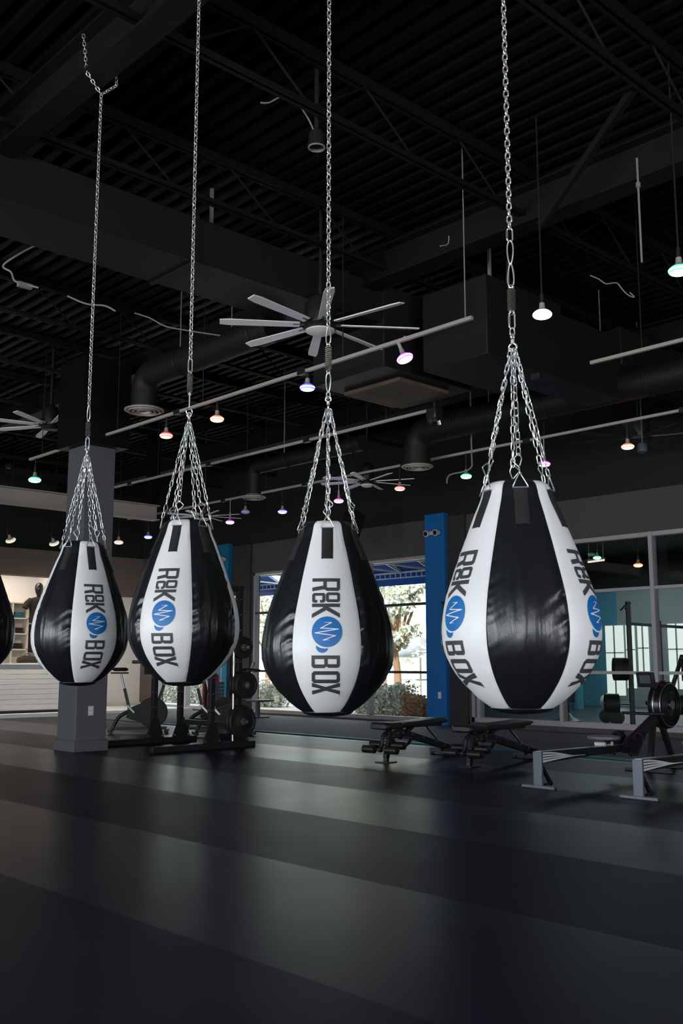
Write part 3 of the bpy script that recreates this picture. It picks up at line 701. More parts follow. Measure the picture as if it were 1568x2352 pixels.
tail = [q(*p) for p in [(543, 1117), (556, 1126), (572, 1133), (590, 1137), (608, 1138), (626, 1136), (622, 1148), (612, 1158), (600, 1165), (583, 1168), (566, 1164), (552, 1154), (545, 1142), (541, 1128)]]
def flatmesh(polys):
    cu = bpy.data.curves.new('outline', 'CURVE'); cu.dimensions = '2D'; cu.fill_mode = 'BOTH'
    for p in polys:
        sp = cu.splines.new('POLY'); sp.points.add(len(p) - 1); sp.use_cyclic_u = True
        for i, (a, b) in enumerate(p): sp.points[i].co = (a, b, 0, 1)
    o = bpy.data.objects.new('outline', cu); C.objects.link(o); bpy.context.view_layer.update()
    me = bpy.data.meshes.new_from_object(o.evaluated_get(bpy.context.evaluated_depsgraph_get()))
    bpy.data.objects.remove(o); b = bmesh.new(); b.from_mesh(me); bmesh.ops.remove_doubles(b, verts=b.verts, dist=1e-5)
    def cut(co_, no):
        bmesh.ops.bisect_plane(b, geom=b.verts[:] + b.edges[:] + b.faces[:], plane_co=co_, plane_no=no, clear_inner=False, clear_outer=False)
    for k in range(1, 44): cut((k * .1, 0, 0), (1, 0, 0))
    for k in range(0, 12): cut((0, k * .1, 0), (0, 1, 0))
    vs = [v.co.copy() for v in b.verts]; b.verts.index_update(); fs = [tuple(v.index for v in f_.verts) for f_ in b.faces]
    b.free(); return vs, fs
FT = [flatmesh(TEXT[:6]), flatmesh(TEXT[6:])]; FC = [flatmesh([circ]), flatmesh([tail])]
FZ = []
for q_ in seg_quads(ZZ, .016): FZ.append(flatmesh([q_]))
U = .125; ZL = -.282
def wrap(fl, k, off):
    vs, fs = fl; out = []
    for v in vs:
        z = ZL - v.x * U; b = (v.y - .53) * U
        out.append(surf(k * PI / 3 + b / rad(z), z, off))
    return out, fs

def link_pts(c_, ax, side, L, W, r_, n=8):
    """stadium loop: centre c_, long axis ax, width axis side, outer length L, outer width W"""
    h = L / 2 - W / 2; R_ = W / 2 - r_; pts = []
    for k in range(n + 1):
        a = PI * k / n; pts.append(c_ + ax * (h + R_ * math.sin(a)) + side * (R_ * math.cos(a)))
    for k in range(n + 1):
        a = PI + PI * k / n; pts.append(c_ + ax * (-h + R_ * math.sin(a)) + side * (R_ * math.cos(a)))
    return pts
def chain(f, p0, p1, pitch, L, W, r_, ph=0, n=5, m=6, jitter=0):
    p0 = Vector(p0); p1 = Vector(p1); d = p1 - p0; N = max(int(round(d.length / pitch)), 1); ax = d.normalized()
    u = ax.orthogonal().normalized() if abs(ax.z) < .99 else Vector((1, 0, 0)); v = ax.cross(u)
    for i in range(N):
        c_ = p0 + d * ((i + .5) / N); a = ph + (PI / 2) * i + jitter * (random.random() - .5)
        side = u * math.cos(a) + v * math.sin(a)
        f.tube(link_pts(c_, ax, side, L * (d.length / N) / pitch, W, r_, n), r_, m, True)
HS = .565           # swivel eye above the bag top
def make_bag(name, label, seed):
    r = thing(name, label, 'punching bag', (0, 0, 0), 0, 'teardrop bags hanging in a row')
    for k in range(6):
        f = MB(); vs, fs = panel(k, seed); f.add(vs, fs, 0, True)
        o = f.build('side_panel', 'black_vinyl' if k % 2 else 'white_vinyl', r); o['label'] = 'glossy black vinyl panel' if k % 2 else 'white vinyl panel with printed logo'
    for k in (0, 2, 4):
        for w_ in FT: f = MB(); vs, fs = wrap(w_, k, .0022); f.add(vs, fs, 0, True); f.build('logo_lettering', 'ink_grey', r)
        for n_, w_ in zip(('logo_bulb', 'logo_bulb_base'), FC): f = MB(); vs, fs = wrap(w_, k, .0022); f.add(vs, fs, 0, True); lb_ = f.build(n_, 'ink_blue', r)
        f = MB()
        for t_, w_ in enumerate(FZ): vs, fs = wrap(w_, k, .0028 + .0001 * t_); f.add(vs, fs, 0, True)
        f.build('logo_pulse_line', 'white_vinyl', r)
    f = MB(); f.lathe([(.120, -.880), (.121, -.885), (.112, -.893), (.09, -.900), (.05, -.906), (0, -.908)], 48); o = f.build('bottom_cap', 'black_vinyl', r)
    f = MB(); f.lathe([(.110, .0), (.106, .004), (.100, .0), (.098, -.02), (.05, -.03), (0, -.032)], 48); f.build('top_cap', 'black_vinyl', r)
    T = Vector((0, 0, HS))
    for k in range(6):
        th = k * PI / 3; f = MB(); N = 14; vs = []; fs = []; W = .0265
        for j in range(N + 1):
            z = -.040 - .150 * j / N
            for i in range(7):
                b = W * (i / 3 - 1); vs.append(surf(th + b / rad(z), z, .0055 if 0 < i < 6 else .001))
        for j in range(N):
            for i in range(6): a = j * 7 + i; fs.append((a, a + 1, a + 8, a + 7))
        f.add(vs, fs, 0, True); f.build('strap', 'webbing', r)
        rd = Vector((math.cos(th), math.sin(th), 0)); tn = Vector((-math.sin(th), math.cos(th), 0))
        P0 = surf(th, -.040, .008); jit = random.uniform(-1, 1)
        up = (T - P0).normalized(); up = (up + Vector((0, 0, 1)) * .5 + rd * -.02 + tn * .06 * jit).normalized()
        W2 = .031; Hh_ = .060
        ring = [P0 - tn * W2, P0 + tn * W2] + [P0 + tn * (W2 * (1 - t) ** .9 * 1.02 + .010 * t * 0) + up * (Hh_ * t) for t in (.15, .4, .65, .85)] + \
               [P0 + up * Hh_ + tn * x_ for x_ in (.006, -.006)] + [P0 - tn * (W2 * (1 - t) ** .9 * 1.02) + up * (Hh_ * t) for t in (.85, .65, .4, .15)]
        f = MB(); f.tube(ring, .0028, 7, True); f.build('d_ring', 'chrome', r)
        A = P0 + up * (Hh_ - .004); d = (T + rd * .012 - A); L = d.length; ax = d / L
        f = MB(); c1 = A + ax * .016
        f.tube(link_pts(c1, ax, rd if k % 2 else (rd + tn).normalized(), .040, .018, .0024, 5), .0024, 6, True)
        # triangle snap hook hanging askew on the chain
        sgn = 1 if (k * 7 + seed) % 3 else -1; side = (tn * sgn * math.cos(jit) + rd * math.sin(jit)); side = (side - ax * side.dot(ax)).normalized()
        h0 = A + ax * .028; th_ = .058
        tri = [h0, h0 + ax * .02 + side * .016, h0 + ax * (th_ * .55) + side * .026, h0 + ax * (th_ * .70) + side * .024, h0 + ax * th_ + side * .003, h0 + ax * (th_ * .97) - side * .004, h0 + ax * (th_ * .6) - side * .012, h0 + ax * .02 - side * .008]
        f.tube(spline(tri + [tri[0]], 3)[:-1], .0026, 6, True); f.build('snap_hook', 'chrome', r)
        f = MB(); chain(f, A + ax * .080, T + rd * .010, .0345, .0440, .0210, .0026, random.random() * 3, 4, 6, .9); f.build('suspension_chain', 'chrome', r)
    f = MB(); f.torus((0, 0, HS + .008), .017, .0045, 'y', 24, 8); f.cyl((0, 0, HS + .022), (0, 0, HS + .040), .0085, 14); f.torus((0, 0, HS + .052), .013, .004, 'x', 20, 8)
    f.build('swivel', 'chrome', r)
    return r
FACE = lambda x, y: math.atan2(-y, -x)
BAGS = [  # x, y, top z, yaw offset, z scale, label
    (3.20, 3.49, 1.815, math.radians(-1), 1.0, 'third teardrop bag, white logo panel facing straight out, bright window right behind it'),
    (3.22, 2.39, 1.865, math.radians(66), 1.0, 'largest and rightmost teardrop bag, black panel in front flanked by two logo panels'),
    (3.27, 4.78, 1.965, math.radians(-22), 1.035, 'second bag from the left among the whole ones, logo panel turned slightly left'),
    (3.30, 6.03, 1.955, math.radians(19), 1.045, 'leftmost whole teardrop bag, logo panel turned right, before the grey column'),
    (3.13, 7.36, 1.985, math.radians(5), 1.045, 'bag cut off by the left edge of the frame, only its dark side showing')]
base = None
for i, (x, y, zt, yo, sc, lb) in enumerate(BAGS):
    if i == 0: b = base = make_bag('punching_bag', lb, 1)
    else: b = dup(base, (x, y, zt), 0, lb)
    b.location = (x, y, zt); b.rotation_euler = (0, 0, FACE(x, y) + yo); b.scale = (1, 1, sc)

# hanging chains with their springs and carabiners
def pear(f, z0, z1, w_, r_, ax, xo=0, flip=False):
    pts = []; h = z1 - z0; N = 26
    for k in range(N):
        a = 2 * PI * k / N; zz_ = -math.cos(a) * .5 + .5; t = zz_ if not flip else 1 - zz_
        ww = math.sin(a) * w_ * (.62 + .5 * (1 - t)); pts.append(Vector((xo + ww * math.cos(ax), ww * math.sin(ax), z0 + r_ + (h - 2 * r_) * zz_)))
    f.tube(pts, r_, 8, True)
def hang_chain(label, x, y, zt, parts, ztop, pitch=.0286, rz=0, fork=False):
    r = thing('hanging_chain', label, 'chain', (x, y, zt), rz, 'chains the bags hang from')
    for kind, z0, z1 in parts:
        z0 -= zt; z1 -= zt; f = MB()
        if kind == 'spring':
            n = 12; pts = []; R_ = .0150; zz0, zz1 = z0 + .018, z1 - .018
            for k in range(n * 14 + 1):
                a = 2 * PI * k / 14; pts.append((R_ * math.cos(a), R_ * math.sin(a), zz0 + (zz1 - zz0) * k / (n * 14)))
            f.tube(pts, .0029, 6); f.torus((0, 0, z0 + .009), .012, .0027, 'x', 18, 6); f.torus((0, 0, z1 - .009), .012, .0027, 'x', 18, 6)
            f.build('coil_spring', 'spring', r)
        elif kind == 'carabiner':
            pear(f, z0, z1, .0145, .0034, PI / 2 + .3 - rz * 0); o = f.build('carabiner', 'chrome', r)
        elif kind == 'carabiner_up':
            pear(f, z0, z1, .0145, .0034, PI / 2 + .3, flip=True); f.build('carabiner', 'chrome', r)
        elif kind == 'quick':
            u = Vector((-.7, .7, 0)); f.tube(link_pts(Vector((0, 0, (z0 + z1) / 2)), Vector((0, 0, 1)), u, z1 - z0, .030, .0036, 8), .0036, 8, True)
            o = f.build('quick_link', 'chrome', r)
            g = MB(); c_ = Vector((0, 0, (z0 + z1) / 2)) + u * .0118; g.cyl(c_ - Vector((0, 0, .018)), c_ + Vector((0, 0, .014)), .0062, 10); g.build('lock_nut', 'silver', o)
        elif kind == 'ring':
            f.torus((0, 0, (z0 + z1) / 2), (z1 - z0) / 2 - .004, .004, 'y', 26, 8); f.build('ring', 'chrome', r)
        elif kind == 'link':
            f.tube(link_pts(Vector((0, 0, (z0 + z1) / 2)), Vector((0, 0, 1)), Vector((-.7, .7, 0)), z1 - z0, .024, .003, 6), .003, 8, True); f.build('link', 'chrome', r)
        elif kind == 'hook':
            f.tube([(0, 0, z1), (0, 0, z0 + .02)] + [Vector((0, .011 * math.sin(a), z0 + .012 - .011 * math.cos(a) + .0)) for a in (0, PI / 3, 2 * PI / 3)], .004, 8); f.build('hook', 'chrome', r)
    zc = max(p[2] for p in parts) - zt - .006
    f = MB(); zend = ztop - zt
    chain(f, (0, 0, zc), (0, 0, zend), pitch, pitch + .0115, .0262, .0035, .25, 5, 7, .25)
    if fork:
        for sx in (-1, 1):
            chain(f, (0, 0, zend), (sx * .12, 0, zend + .12), pitch, pitch + .0115, .0262, .0035, .2, 5, 7, .3)
            chain(f, (sx * .12, 0, zend + .12), (sx * .13 - .03, 0, zend + .40), pitch, pitch + .0115, .0262, .0035, .2, 5, 7, .3)
    f.build('chain_links', 'chrome', r)
    return r
ZB = 5.345
x, y, zt = BAGS[1][:3]; z = zt + HS
hang_chain('rightmost hanging chain with two carabiners above its spring', x, y, zt, [('link', z + .055, z + .095), ('quick', z + .085, z + .165), ('spring', z + .15, z + .275), ('carabiner', z + .262, z + .375), ('carabiner_up', z + .365, z + .475), ('quick', z + .465, z + .53)], ZB)
x, y, zt = BAGS[0][:3]; z = zt + HS
hang_chain('third hanging chain from the left, carabiner below its spring, in front of the large fan', x, y, zt, [('link', z + .05, z + .09), ('carabiner_up', z + .082, z + .19), ('spring', z + .18, z + .335), ('carabiner', z + .325, z + .43)], ZB)
x, y, zt = BAGS[2][:3]; z = zt + HS * 1.035
hang_chain('second hanging chain, ending in a long hook and ring below a brown spring', x, y, zt, [('ring', z + .048, z + .098), ('hook', z + .085, z + .19), ('spring', z + .17, z + .32), ('quick', z + .31, z + .40)], ZB)
x, y, zt = BAGS[3][:3]; z = zt + HS * 1.045
hang_chain('leftmost visible hanging chain, its top forking around the ceiling beam', x, y, zt, [('quick', z + .05, z + .14), ('spring', z + .125, z + .26), ('carabiner', z + .25, z + .37)], ZB - .13, fork=True)
x, y, zt = BAGS[4][:3]; z = zt + HS * 1.045
hang_chain('hanging chain of the bag beyond the left edge of the frame', x, y, zt, [('quick', z + .05, z + .14), ('spring', z + .125, z + .26), ('carabiner', z + .25, z + .37)], ZB)

# ------------------------------------------------------------------ adjustable benches
def rbox(f, c_, d, R=None):
    """rounded pad: superellipse cross-section along x"""
    n = 20; secs = 8; vs = []; fs = []
    for j in range(secs + 1):
        t = j / secs; e = 1 - max(0, abs(t - .5) * 2 - .86) / .14 * .45
        for k in range(n):
            a = 2 * PI * k / n; cy = math.copysign(abs(math.cos(a)) ** .45, math.cos(a)); cz = math.copysign(abs(math.sin(a)) ** .45, math.sin(a))
            p = Vector(((t - .5) * d[0], cy * d[1] / 2 * (.5 + .5 * e), cz * d[2] / 2 * e))
            if R: p = R @ p
            vs.append(p + Vector(c_))
    for j in range(secs):
        for k in range(n): fs.append((j * n + k, j * n + (k + 1) % n, (j + 1) * n + (k + 1) % n, (j + 1) * n + k))
    fs.append(tuple(range(n))); fs.append(tuple(secs * n + k for k in range(n)))
    f.add(vs, fs, 0, True)
def bench(label, loc, rz):
    r = thing('weight_bench', label, 'bench', loc, rz, 'adjustable weight benches')
    f = MB(); rbox(f, (.02, 0, .425), (.36, .30, .085)); f.build('seat_pad', 'black_pad', r)
    f = MB(); rbox(f, (.74, 0, .435), (1.02, .29, .07), Matrix.Rotation(math.radians(-1.5), 3, 'Y')); f.build('back_pad', 'black_pad', r)
    f = MB(); f.bar((.02, 0, .30), (.30, 0, .33), .06, .09); f.bar((.28, 0, .34), (1.38, 0, .09), .06, .08); f.bar((.0, 0, .05), (.08, 0, .33), .05, .07); f.build('main_frame', 'black_metal', r, bevel=.006)
    f = MB(); f.bb(-.10, .10, -.09, .09, 0, .012); f.bar((0, 0, .01), (0, 0, .10), .05, .05); f.build('front_foot', 'black_metal', r, bevel=.003)
    f = MB(); f.bar((1.38, -.26, .045), (1.38, .26, .045), .06, .05); f.bb(1.36, 1.40, -.26, -.22, 0, .03); f.bb(1.36, 1.40, .22, .26, 0, .03); f.build('rear_foot', 'black_metal', r, bevel=.005)
    f = MB(); f.bar((.55, 0, .39), (.28, 0, .27), .05, .04); f.bar((.3, 0, .40), (1.2, 0, .385), .05, .03); f.build('pad_support', 'black_metal', r)
    f = MB(); pts = arc((.34, 0, .42), .26, -PI * .95, -PI * .25, 12); f.tube(pts, .020, 8)
    f.build('adjustment_arc', 'black_metal', r)
    f = MB(); f.cyl((.90, .03, .39), (1.28, .03, .12), .012, 10); f.build('support_strut', 'silver', r)
    f = MB(); f.tube(spline([(.05, 0, .36), (-.05, 0, .32), (-.09, 0, .22), (-.12, 0, .16)]), .024, 10); f.cyl((-.12, -.02, .155), (-.12, .02, .155), .03, 12)
    f.tube([(-.12, -.27, .155), (-.12, .27, .155)], .012, 8); f.tube([(.03, -.2, .20), (.03, .2, .20)], .012, 8); f.build('leg_hold_arm', 'black_metal', r)
    for x_, z_ in ((-.12, .155), (.03, .20)):
        for s_ in (-1, 1):
            f = MB(); f.lathe([(.02, -.09), (.045, -.082), (.045, .082), (.02, .09)], 20, (x_, s_ * .16, z_), Matrix.Rotation(PI / 2, 3, 'X')); f.build('foam_roller', 'black_pad', r)
    f = MB(); f.tube(spline([(.26, -.07, .28), (.40, -.09, .26), (.40, .09, .26), (.26, .07, .28)]), .010, 8); f.build('pull_handle', 'silver', r)
    for s_ in (-1, 1):
        f = MB(); f.cyl((1.36, s_ * .045, .08), (1.36, s_ * .075, .08), .045, 18); w__ = f.build('wheel', 'rubber', r)
        f = MB(); f.cyl((1.36, s_ * .075, .08), (1.36, s_ * .082, .08), .018, 12); f.build('wheel_bolt', 'silver', w__)
    for p in ((.10, .30), (.18, .33), (.3, .33), (.5, .30), (.75, .25), (1.05, .18), (1.25, .13)): f = MB(); f.cyl((p[0], -.030, p[1]), (p[0], -.046, p[1]), .011, 8); f.build('bolt', 'silver', r)
    return r
b1 = bench('black adjustable weight bench with foam leg rollers, the one closer to the window', (8.66, 8.42, 0), math.radians(9))
dup(b1, (8.98, 7.42, 0), math.radians(6), 'black adjustable weight bench under the rightmost bag, the one closer to the rowers')

# ------------------------------------------------------------------ rowing machines
def rower(label, loc, rz):
    r = thing('rowing_machine', label, 'rowing machine', loc, rz, 'rowing machines')
    f = MB(); f.poly([(0, -.028, .33), (1.75, -.028, .31), (1.75, -.028, .25), (.9, -.028, .245), (0, -.028, .225)], (0, .056, 0)); f.build('monorail', 'black_metal', r, bevel=.004)
    f = MB(); f.bb(.0, 1.7, -.034, .034, .33, .338)
    f.v = [(x_, y_, z_ - .02 * x_ / 1.75) for x_, y_, z_ in f.v]; f.build('rail_top', 'silver', r)
    # pale swoosh bands on both sides of the rail near its rear end
    for sd in (-1, 1):
        f = MB()
        for k in range(4):
            top = []; bot = []
            for j in range(15):
                t = j / 14; x_ = .02 + t * (.62 + .04 * k); conv = t * t * (3 - 2 * t)
                zc = (.318 - k * .025) * (1 - conv) + (.262) * conv + .008 * math.sin(PI * t); hw = (.0088 + .002 * (k == 3)) * (1 - t * .75)
                top.append((x_, sd * .0295, zc + hw)); bot.append((x_, sd * .0295, zc - hw))
            vs = top + bot; fs = [(j, j + 1, 15 + j + 1, 15 + j) for j in range(14)]; f.add(vs, fs)
        f.build('swoosh_decal', 'white_plastic', r)
    f = MB(); f.bar((-.005, 0, .02), (-.005, 0, .335), .095, .03); f.build('rear_leg', 'grey_metal', r, bevel=.004)
    f = MB(); f.bar((.03, 0, .22), (.20, 0, .02), .03, .03); f.bar((.02, 0, .03), (.20, 0, .03), .03, .02); f.build('leg_brace', 'black_metal', r)
    f = MB(); f.bar((0, -.18, .014), (0, .18, .014), .05, .028); f.build('rear_foot', 'grey_metal', r, bevel=.004)
    for s_ in (-1, 1):
        f = MB(); f.cyl((0, s_ * .165, 0), (0, s_ * .165, .02), .022, 12); f.build('foot_cap', 'rubber', r)
    f = MB(); vs, fs = loftbox([(0, 0, .12, .15), (0, .012, .135, .165), (0, .035, .13, .16), (0, .042, .11, .14)]); f.add([(v[0] + 1.16, v[1], v[2] + .385) for v in vs], fs, 0, True); st = f.build('seat', 'grey_seat', r)
    f = MB(); f.bb(1.08, 1.24, -.05, .05, .345, .388)
    f.build('seat_carriage', 'black_metal', st)
    for x_ in (1.09, 1.23):
        f = MB(); f.cyl((x_, -.055, .345), (x_, .055, .345), .022, 14); f.build('seat_roller', 'white_plastic', st)
    for s_ in (-1, 1):
        f = MB(); f.box((1.60, s_ * .13, .33), (.30, .11, .02), Matrix.Rotation(math.radians(-48), 3, 'Y')); f.build('footplate', 'black_metal', r, bevel=.005)
        f = MB(); f.torus((1.62, s_ * .13, .38), .055, .008, 'x', 16, 6); f.build('foot_strap', 'webbing', r)
    f = MB(); f.bar((1.55, 0, .27), (2.36, 0, .62), .07, .10); f.bar((1.5, -.10, .22), (1.75, -.10, .40), .02, .05); f.bar((1.5, .10, .22), (1.75, .10, .40), .02, .05); f.build('front_frame', 'black_metal', r, bevel=.005)
    f = MB(); f.bar((2.20, 0, .55), (2.05, 0, .03), .06, .045); f.bar((2.36, 0, .5), (2.62, 0, .03), .06, .045); f.build('front_leg', 'black_metal', r, bevel=.004)
    f = MB(); f.bar((2.05, -.28, .015), (2.05, .28, .015), .05, .03); f.bar((2.62, -.28, .015), (2.62, .28, .015), .05, .03); f.build('front_foot', 'black_metal', r, bevel=.004)
    Ry = Matrix.Rotation(PI / 2, 3, 'X'); cf = (2.45, 0, .70)
    f = MB(); f.lathe([(.10, -.085), (.22, -.085), (.255, -.06), (.262, 0), (.255, .06), (.22, .085), (.10, .085)], 40, cf, Ry); fw = f.build('flywheel_housing', 'black_gloss', r)
    f = MB(); f.torus(cf, .262, .012, 'y', 40, 8); f.torus((2.45, -.07, .70), .235, .008, 'y', 40, 6); f.build('rim_band', 'silver', fw)
    for rr_ in (.20, .16, .12):
        f = MB(); f.torus((2.45, -.088, .70), rr_, .006, 'y', 36, 6); f.build('vent_ring', 'black_metal', fw)
    f = MB(); f.cyl((2.45, -.10, .70), (2.45, .10, .70), .05, 20); f.build('hub', 'silver', fw)
    f = MB(); f.bar((2.3, 0, .8), (2.08, 0, 1.02), .03, .03); f.build('monitor_arm', 'black_metal', r)
    f = MB(); f.box((2.07, 0, .98), (.045, .20, .16), Matrix.Rotation(math.radians(-15), 3, 'Y')); mo = f.build('monitor', 'black_metal', r, bevel=.008)
    f = MB(); f.box((2.043, 0, .985), (.004, .13, .09), Matrix.Rotation(math.radians(-15), 3, 'Y')); f.build('screen', 'grey_metal', mo)
    f = MB(); f.tube([(1.98, -.25, .62), (1.98, .25, .62)], .016, 10); f.build('handle', 'black_pad', r)
    f = MB(); f.tube([(1.98, 0, .62), (2.25, 0, .62)], .004, 6); f.build('drive_chain', 'silver', r)
    return r
rw = rower('black rowing machine with white swooshes on its rail, left one below the rightmost bag', (7.93, 5.72, 0), math.radians(1))
dup(rw, (7.92, 4.67, 0), math.radians(1), 'rowing machine cut off by the right edge of the frame')

# ------------------------------------------------------------------ power rack with bumper plates
r = thing('power_rack', 'black power rack with plate storage behind the second bag', 'rack', (8.24, 11.35, 0))
UP = [(0, 0), (.46, 0), (0, 1.42), (.46, 1.42)]
HZ = 2.25
for (ux, uy) in UP:
    f = MB(); f.bb(ux - .038, ux + .038, uy - .038, uy + .038, .08, HZ); up_ = f.build('upright', 'black_metal', r, bevel=.005)
    f = MB()
    for k in range(9): z_ = .30 + k * .22; f.cyl((ux - .042, uy, z_), (ux - .036, uy, z_), .010, 8); f.cyl((ux, uy - .042, z_), (ux, uy - .036, z_), .010, 8)
    f.build('bolts', 'silver', up_)
    f = MB(); f.poly([(ux - .16, uy - .045, .08), (ux + .16, uy - .045, .08), (ux + .05, uy - .045, .36), (ux - .05, uy - .045, .36)], (0, .008, 0)); f.build('gusset_plate', 'black_metal', r)
    for dx in (-.12, .12):
        f = MB(); f.cyl((ux + dx, uy - .056, .11), (ux + dx, uy - .044, .11), .016, 10); f.build('bolt', 'silver', r)
for uy in (0, 1.42):
    f = MB(); f.bar((-.95, uy, .04), (.75, uy, .04), .08, .08); f.build('base_beam', 'black_metal', r, bevel=.005)
    f = MB(); f.bar((-.05, uy, HZ - .04), (.51, uy, HZ - .04), .07, .07); f.build('top_beam', 'black_metal', r, bevel=.005)
for ux, z_ in ((0, HZ - .04), (.46, HZ - .04), (.46, .30)):
    f = MB(); f.bar((ux, 0, z_), (ux, 1.42, z_), .07, .07); f.build('crossmember', 'black_metal', r, bevel=.005)
f = MB(); f.cyl((.30, -.10, .1), (.30, -.10, 2.1), .016, 12); f.build('guide_rod', 'silver', r)
for uy in (0, 1.42):
    f = MB(); f.bb(-.12, -.03, uy - .045, uy + .045, 1.00, 1.12); f.bb(-.16, -.12, uy - .045, uy + .045, 1.00, 1.20); f.build('j_hook', 'black_metal', r)
for z_ in (.36, .86, 1.38):
    f = MB(); f.cyl((.42, -.03, z_), (.42, -.26, z_), .025, 14); f.build('storage_peg', 'silver', r)
plates = [(.36, .225, 'large black bumper plate on the lowest rack peg'), (.86, .185, 'black bumper plates on the middle rack peg'), (1.38, .155, 'smaller black plate on the top rack peg')]
for z_, R_, lb in plates:
    nn = 3 if R_ == .185 else 2
    for k in range(nn):
        yy = 11.35 - .075 - k * .075
        pl = thing('weight_plate', lb + (', outermost of its stack' if k == nn - 1 else ', innermost of its stack' if k == 0 else ', in the middle of its stack'), 'weight plate', (8.66, yy, z_), 0, 'bumper plates on the rack')
        Rx = Matrix.Rotation(PI / 2, 3, 'X')
        f = MB(); f.lathe([(.03, -.028), (R_ * .35, -.030), (R_ * .40, -.022), (R_ * .80, -.022), (R_ * .84, -.032), (R_ * .97, -.032), (R_, -.022), (R_, .022), (R_ * .97, .032), (R_ * .84, .032), (R_ * .8, .022), (R_ * .4, .022), (R_ * .35, .030), (.03, .028)], 40, (0, 0, 0), Rx)
        f.build('disc', 'rubber', pl)
        f = MB(); f.lathe([(.027, -.031), (.045, -.031), (.045, .031), (.027, .031)], 24, (0, 0, 0), Rx); f.build('hub_ring', 'grey_metal', pl)
bz = thing('barbell', 'barbell racked across the power rack behind the second bag', 'barbell', (8.115, 12.06, 1.18))
f = MB(); f.cyl((0, -1.1, 0), (0, 1.1, 0), .014, 12); f.build('bar', 'silver', bz)
for s_ in (-1, 1):
    f = MB(); f.cyl((0, s_ * .85, 0), (0, s_ * 1.12, 0), .025, 14); f.build('sleeve', 'silver', bz)

# ------------------------------------------------------------------ exercise bikes
def bike(label, loc, rz, first=True):
    r = thing('exercise_bike', label, 'exercise bike', loc, rz, 'exercise bikes')
    f = MB(); f.bar((-.46, -.24, .045), (-.46, .24, .045), .07, .05); f.build('rear_stabiliser', 'black_metal', r, bevel=.01)
    f = MB(); f.bar((.46, -.24, .045), (.46, .24, .045), .07, .05); f.build('front_stabiliser', 'black_metal', r, bevel=.01)
    f = MB(); f.bar((-.46, 0, .08), (.46, 0, .08), .05, .05); f.tube(spline([(-.44, 0, .07), (-.36, 0, .24), (-.22, 0, .34), (-.02, 0, .42), (.25, 0, .45)]), .032, 10)
    f.bar((-.16, 0, .36), (-.26, 0, .74), .06, .05); f.bar((.26, 0, .40), (.40, 0, .80), .06, .05); f.build('main_frame', 'black_metal', r)
    f = MB(); f.cyl((-.24, 0, .66), (-.33, 0, 1.0), .018, 12); f.build('seat_post', 'silver', r)
    f = MB(); vs, fs = loftbox([(0, 0, .10, .06), (0, .02, .14, .10), (0, .05, .12, .09), (.0, .06, .09, .06)]); f.add([(v[0] - .34, v[1], v[2] + 1.03) for v in vs], fs, 0, True); f.bar((-.50, 0, 1.0), (-.20, 0, 1.0), .04, .03); f.build('saddle', 'black_pad', r)
    f = MB(); f.cyl((.38, 0, .74), (.45, 0, 1.02), .018, 12); f.build('handlebar_post', 'silver', r)
    f = MB(); f.tube(spline([(.34, -.22, 1.07), (.54, -.24, 1.05), (.48, -.08, 1.03), (.48, .08, 1.03), (.54, .24, 1.05), (.34, .22, 1.07)]), .014, 8); f.build('handlebar', 'black_pad', r)
    f = MB(); f.box((.46, 0, 1.12), (.03, .16, .12), Matrix.Rotation(math.radians(20), 3, 'Y')); f.build('console', 'black_gloss', r, bevel=.01)
    Rx = Matrix.Rotation(PI / 2, 3, 'X')
    f = MB(); f.lathe([(.0, -.06), (.24, -.06), (.25, -.04), (.25, .04), (.24, .06), (0, .06)], 36, (.22, 0, .34), Rx); f.poly([(-.22, -.055, .26), (.2, -.055, .12), (.2, -.055, .56), (-.16, -.055, .42)], (0, .11, 0)); f.build('flywheel_cover', 'rubber', r)
    for s_ in (-1, 1):
        f = MB(); f.bar((-.08, s_ * .08, .34), (-.08 + s_ * .12, s_ * .08, .34 - s_ * .12), .02, .03); f.bar((-.08 + s_ * .12, s_ * .08, .34 - s_ * .12), (-.08 + s_ * .12, s_ * .18, .34 - s_ * .12), .07, .02); f.build('pedal_crank', 'silver', r)
    return r
bk = bike('exercise bike standing clear against the white wall right of the grey column', (9.27, 14.81, 0), math.radians(-36))
dup(bk, (10.2, 14.0, 0), math.radians(-38), 'exercise bike behind the middle posts of the power rack')
dup(bk, (9.95, 13.35, 0), math.radians(-30), 'exercise bike nearest the power rack, mostly behind its right posts')

# small low bench and items by the window
r = thing('step_bench', 'small dark low table standing before the far window left of the third bag', 'table', (13.5, 17.1, .02))
f = MB(); f.bb(-.22, .22, -.45, .45, .34, .38); f.build('top', 'grey_metal', r, bevel=.01)
for s_ in (-1, 1):
    f = MB(); f.bb(-.04, .04, s_ * .18 - .03, s_ * .18 + .03, .03, .34); f.bb(-.2, .2, s_ * .3 - .04, s_ * .3 + .04, 0, .03); f.build('leg', 'grey_metal', r)
r = thing('cable_machine', 'dark cable machine with a weight stack between the rack and the far window', 'exercise machine', (12.2, 16.6, .02))
f = MB()
for sx in (-.3, .3):
    f.bb(sx - .03, sx + .03, -.03, .03, 0, 2.1); f.bb(sx - .03, sx + .03, -.4, .4, 0, .06)
f.bb(-.3, .3, -.03, .03, 2.04, 2.1); f.build('frame', 'black_metal', r, bevel=.005)
for k in range(10):
    f = MB(); f.bb(-.12, .12, -.06, .06, .08 + k * .07, .14 + k * .07); f.build('stack_weight', 'grey_metal', r)
f = MB(); f.cyl((-.08, 0, .06), (-.08, 0, 2.05), .01, 8); f.cyl((.08, 0, .06), (.08, 0, 2.05), .01, 8); f.build('guide_rod', 'silver', r)
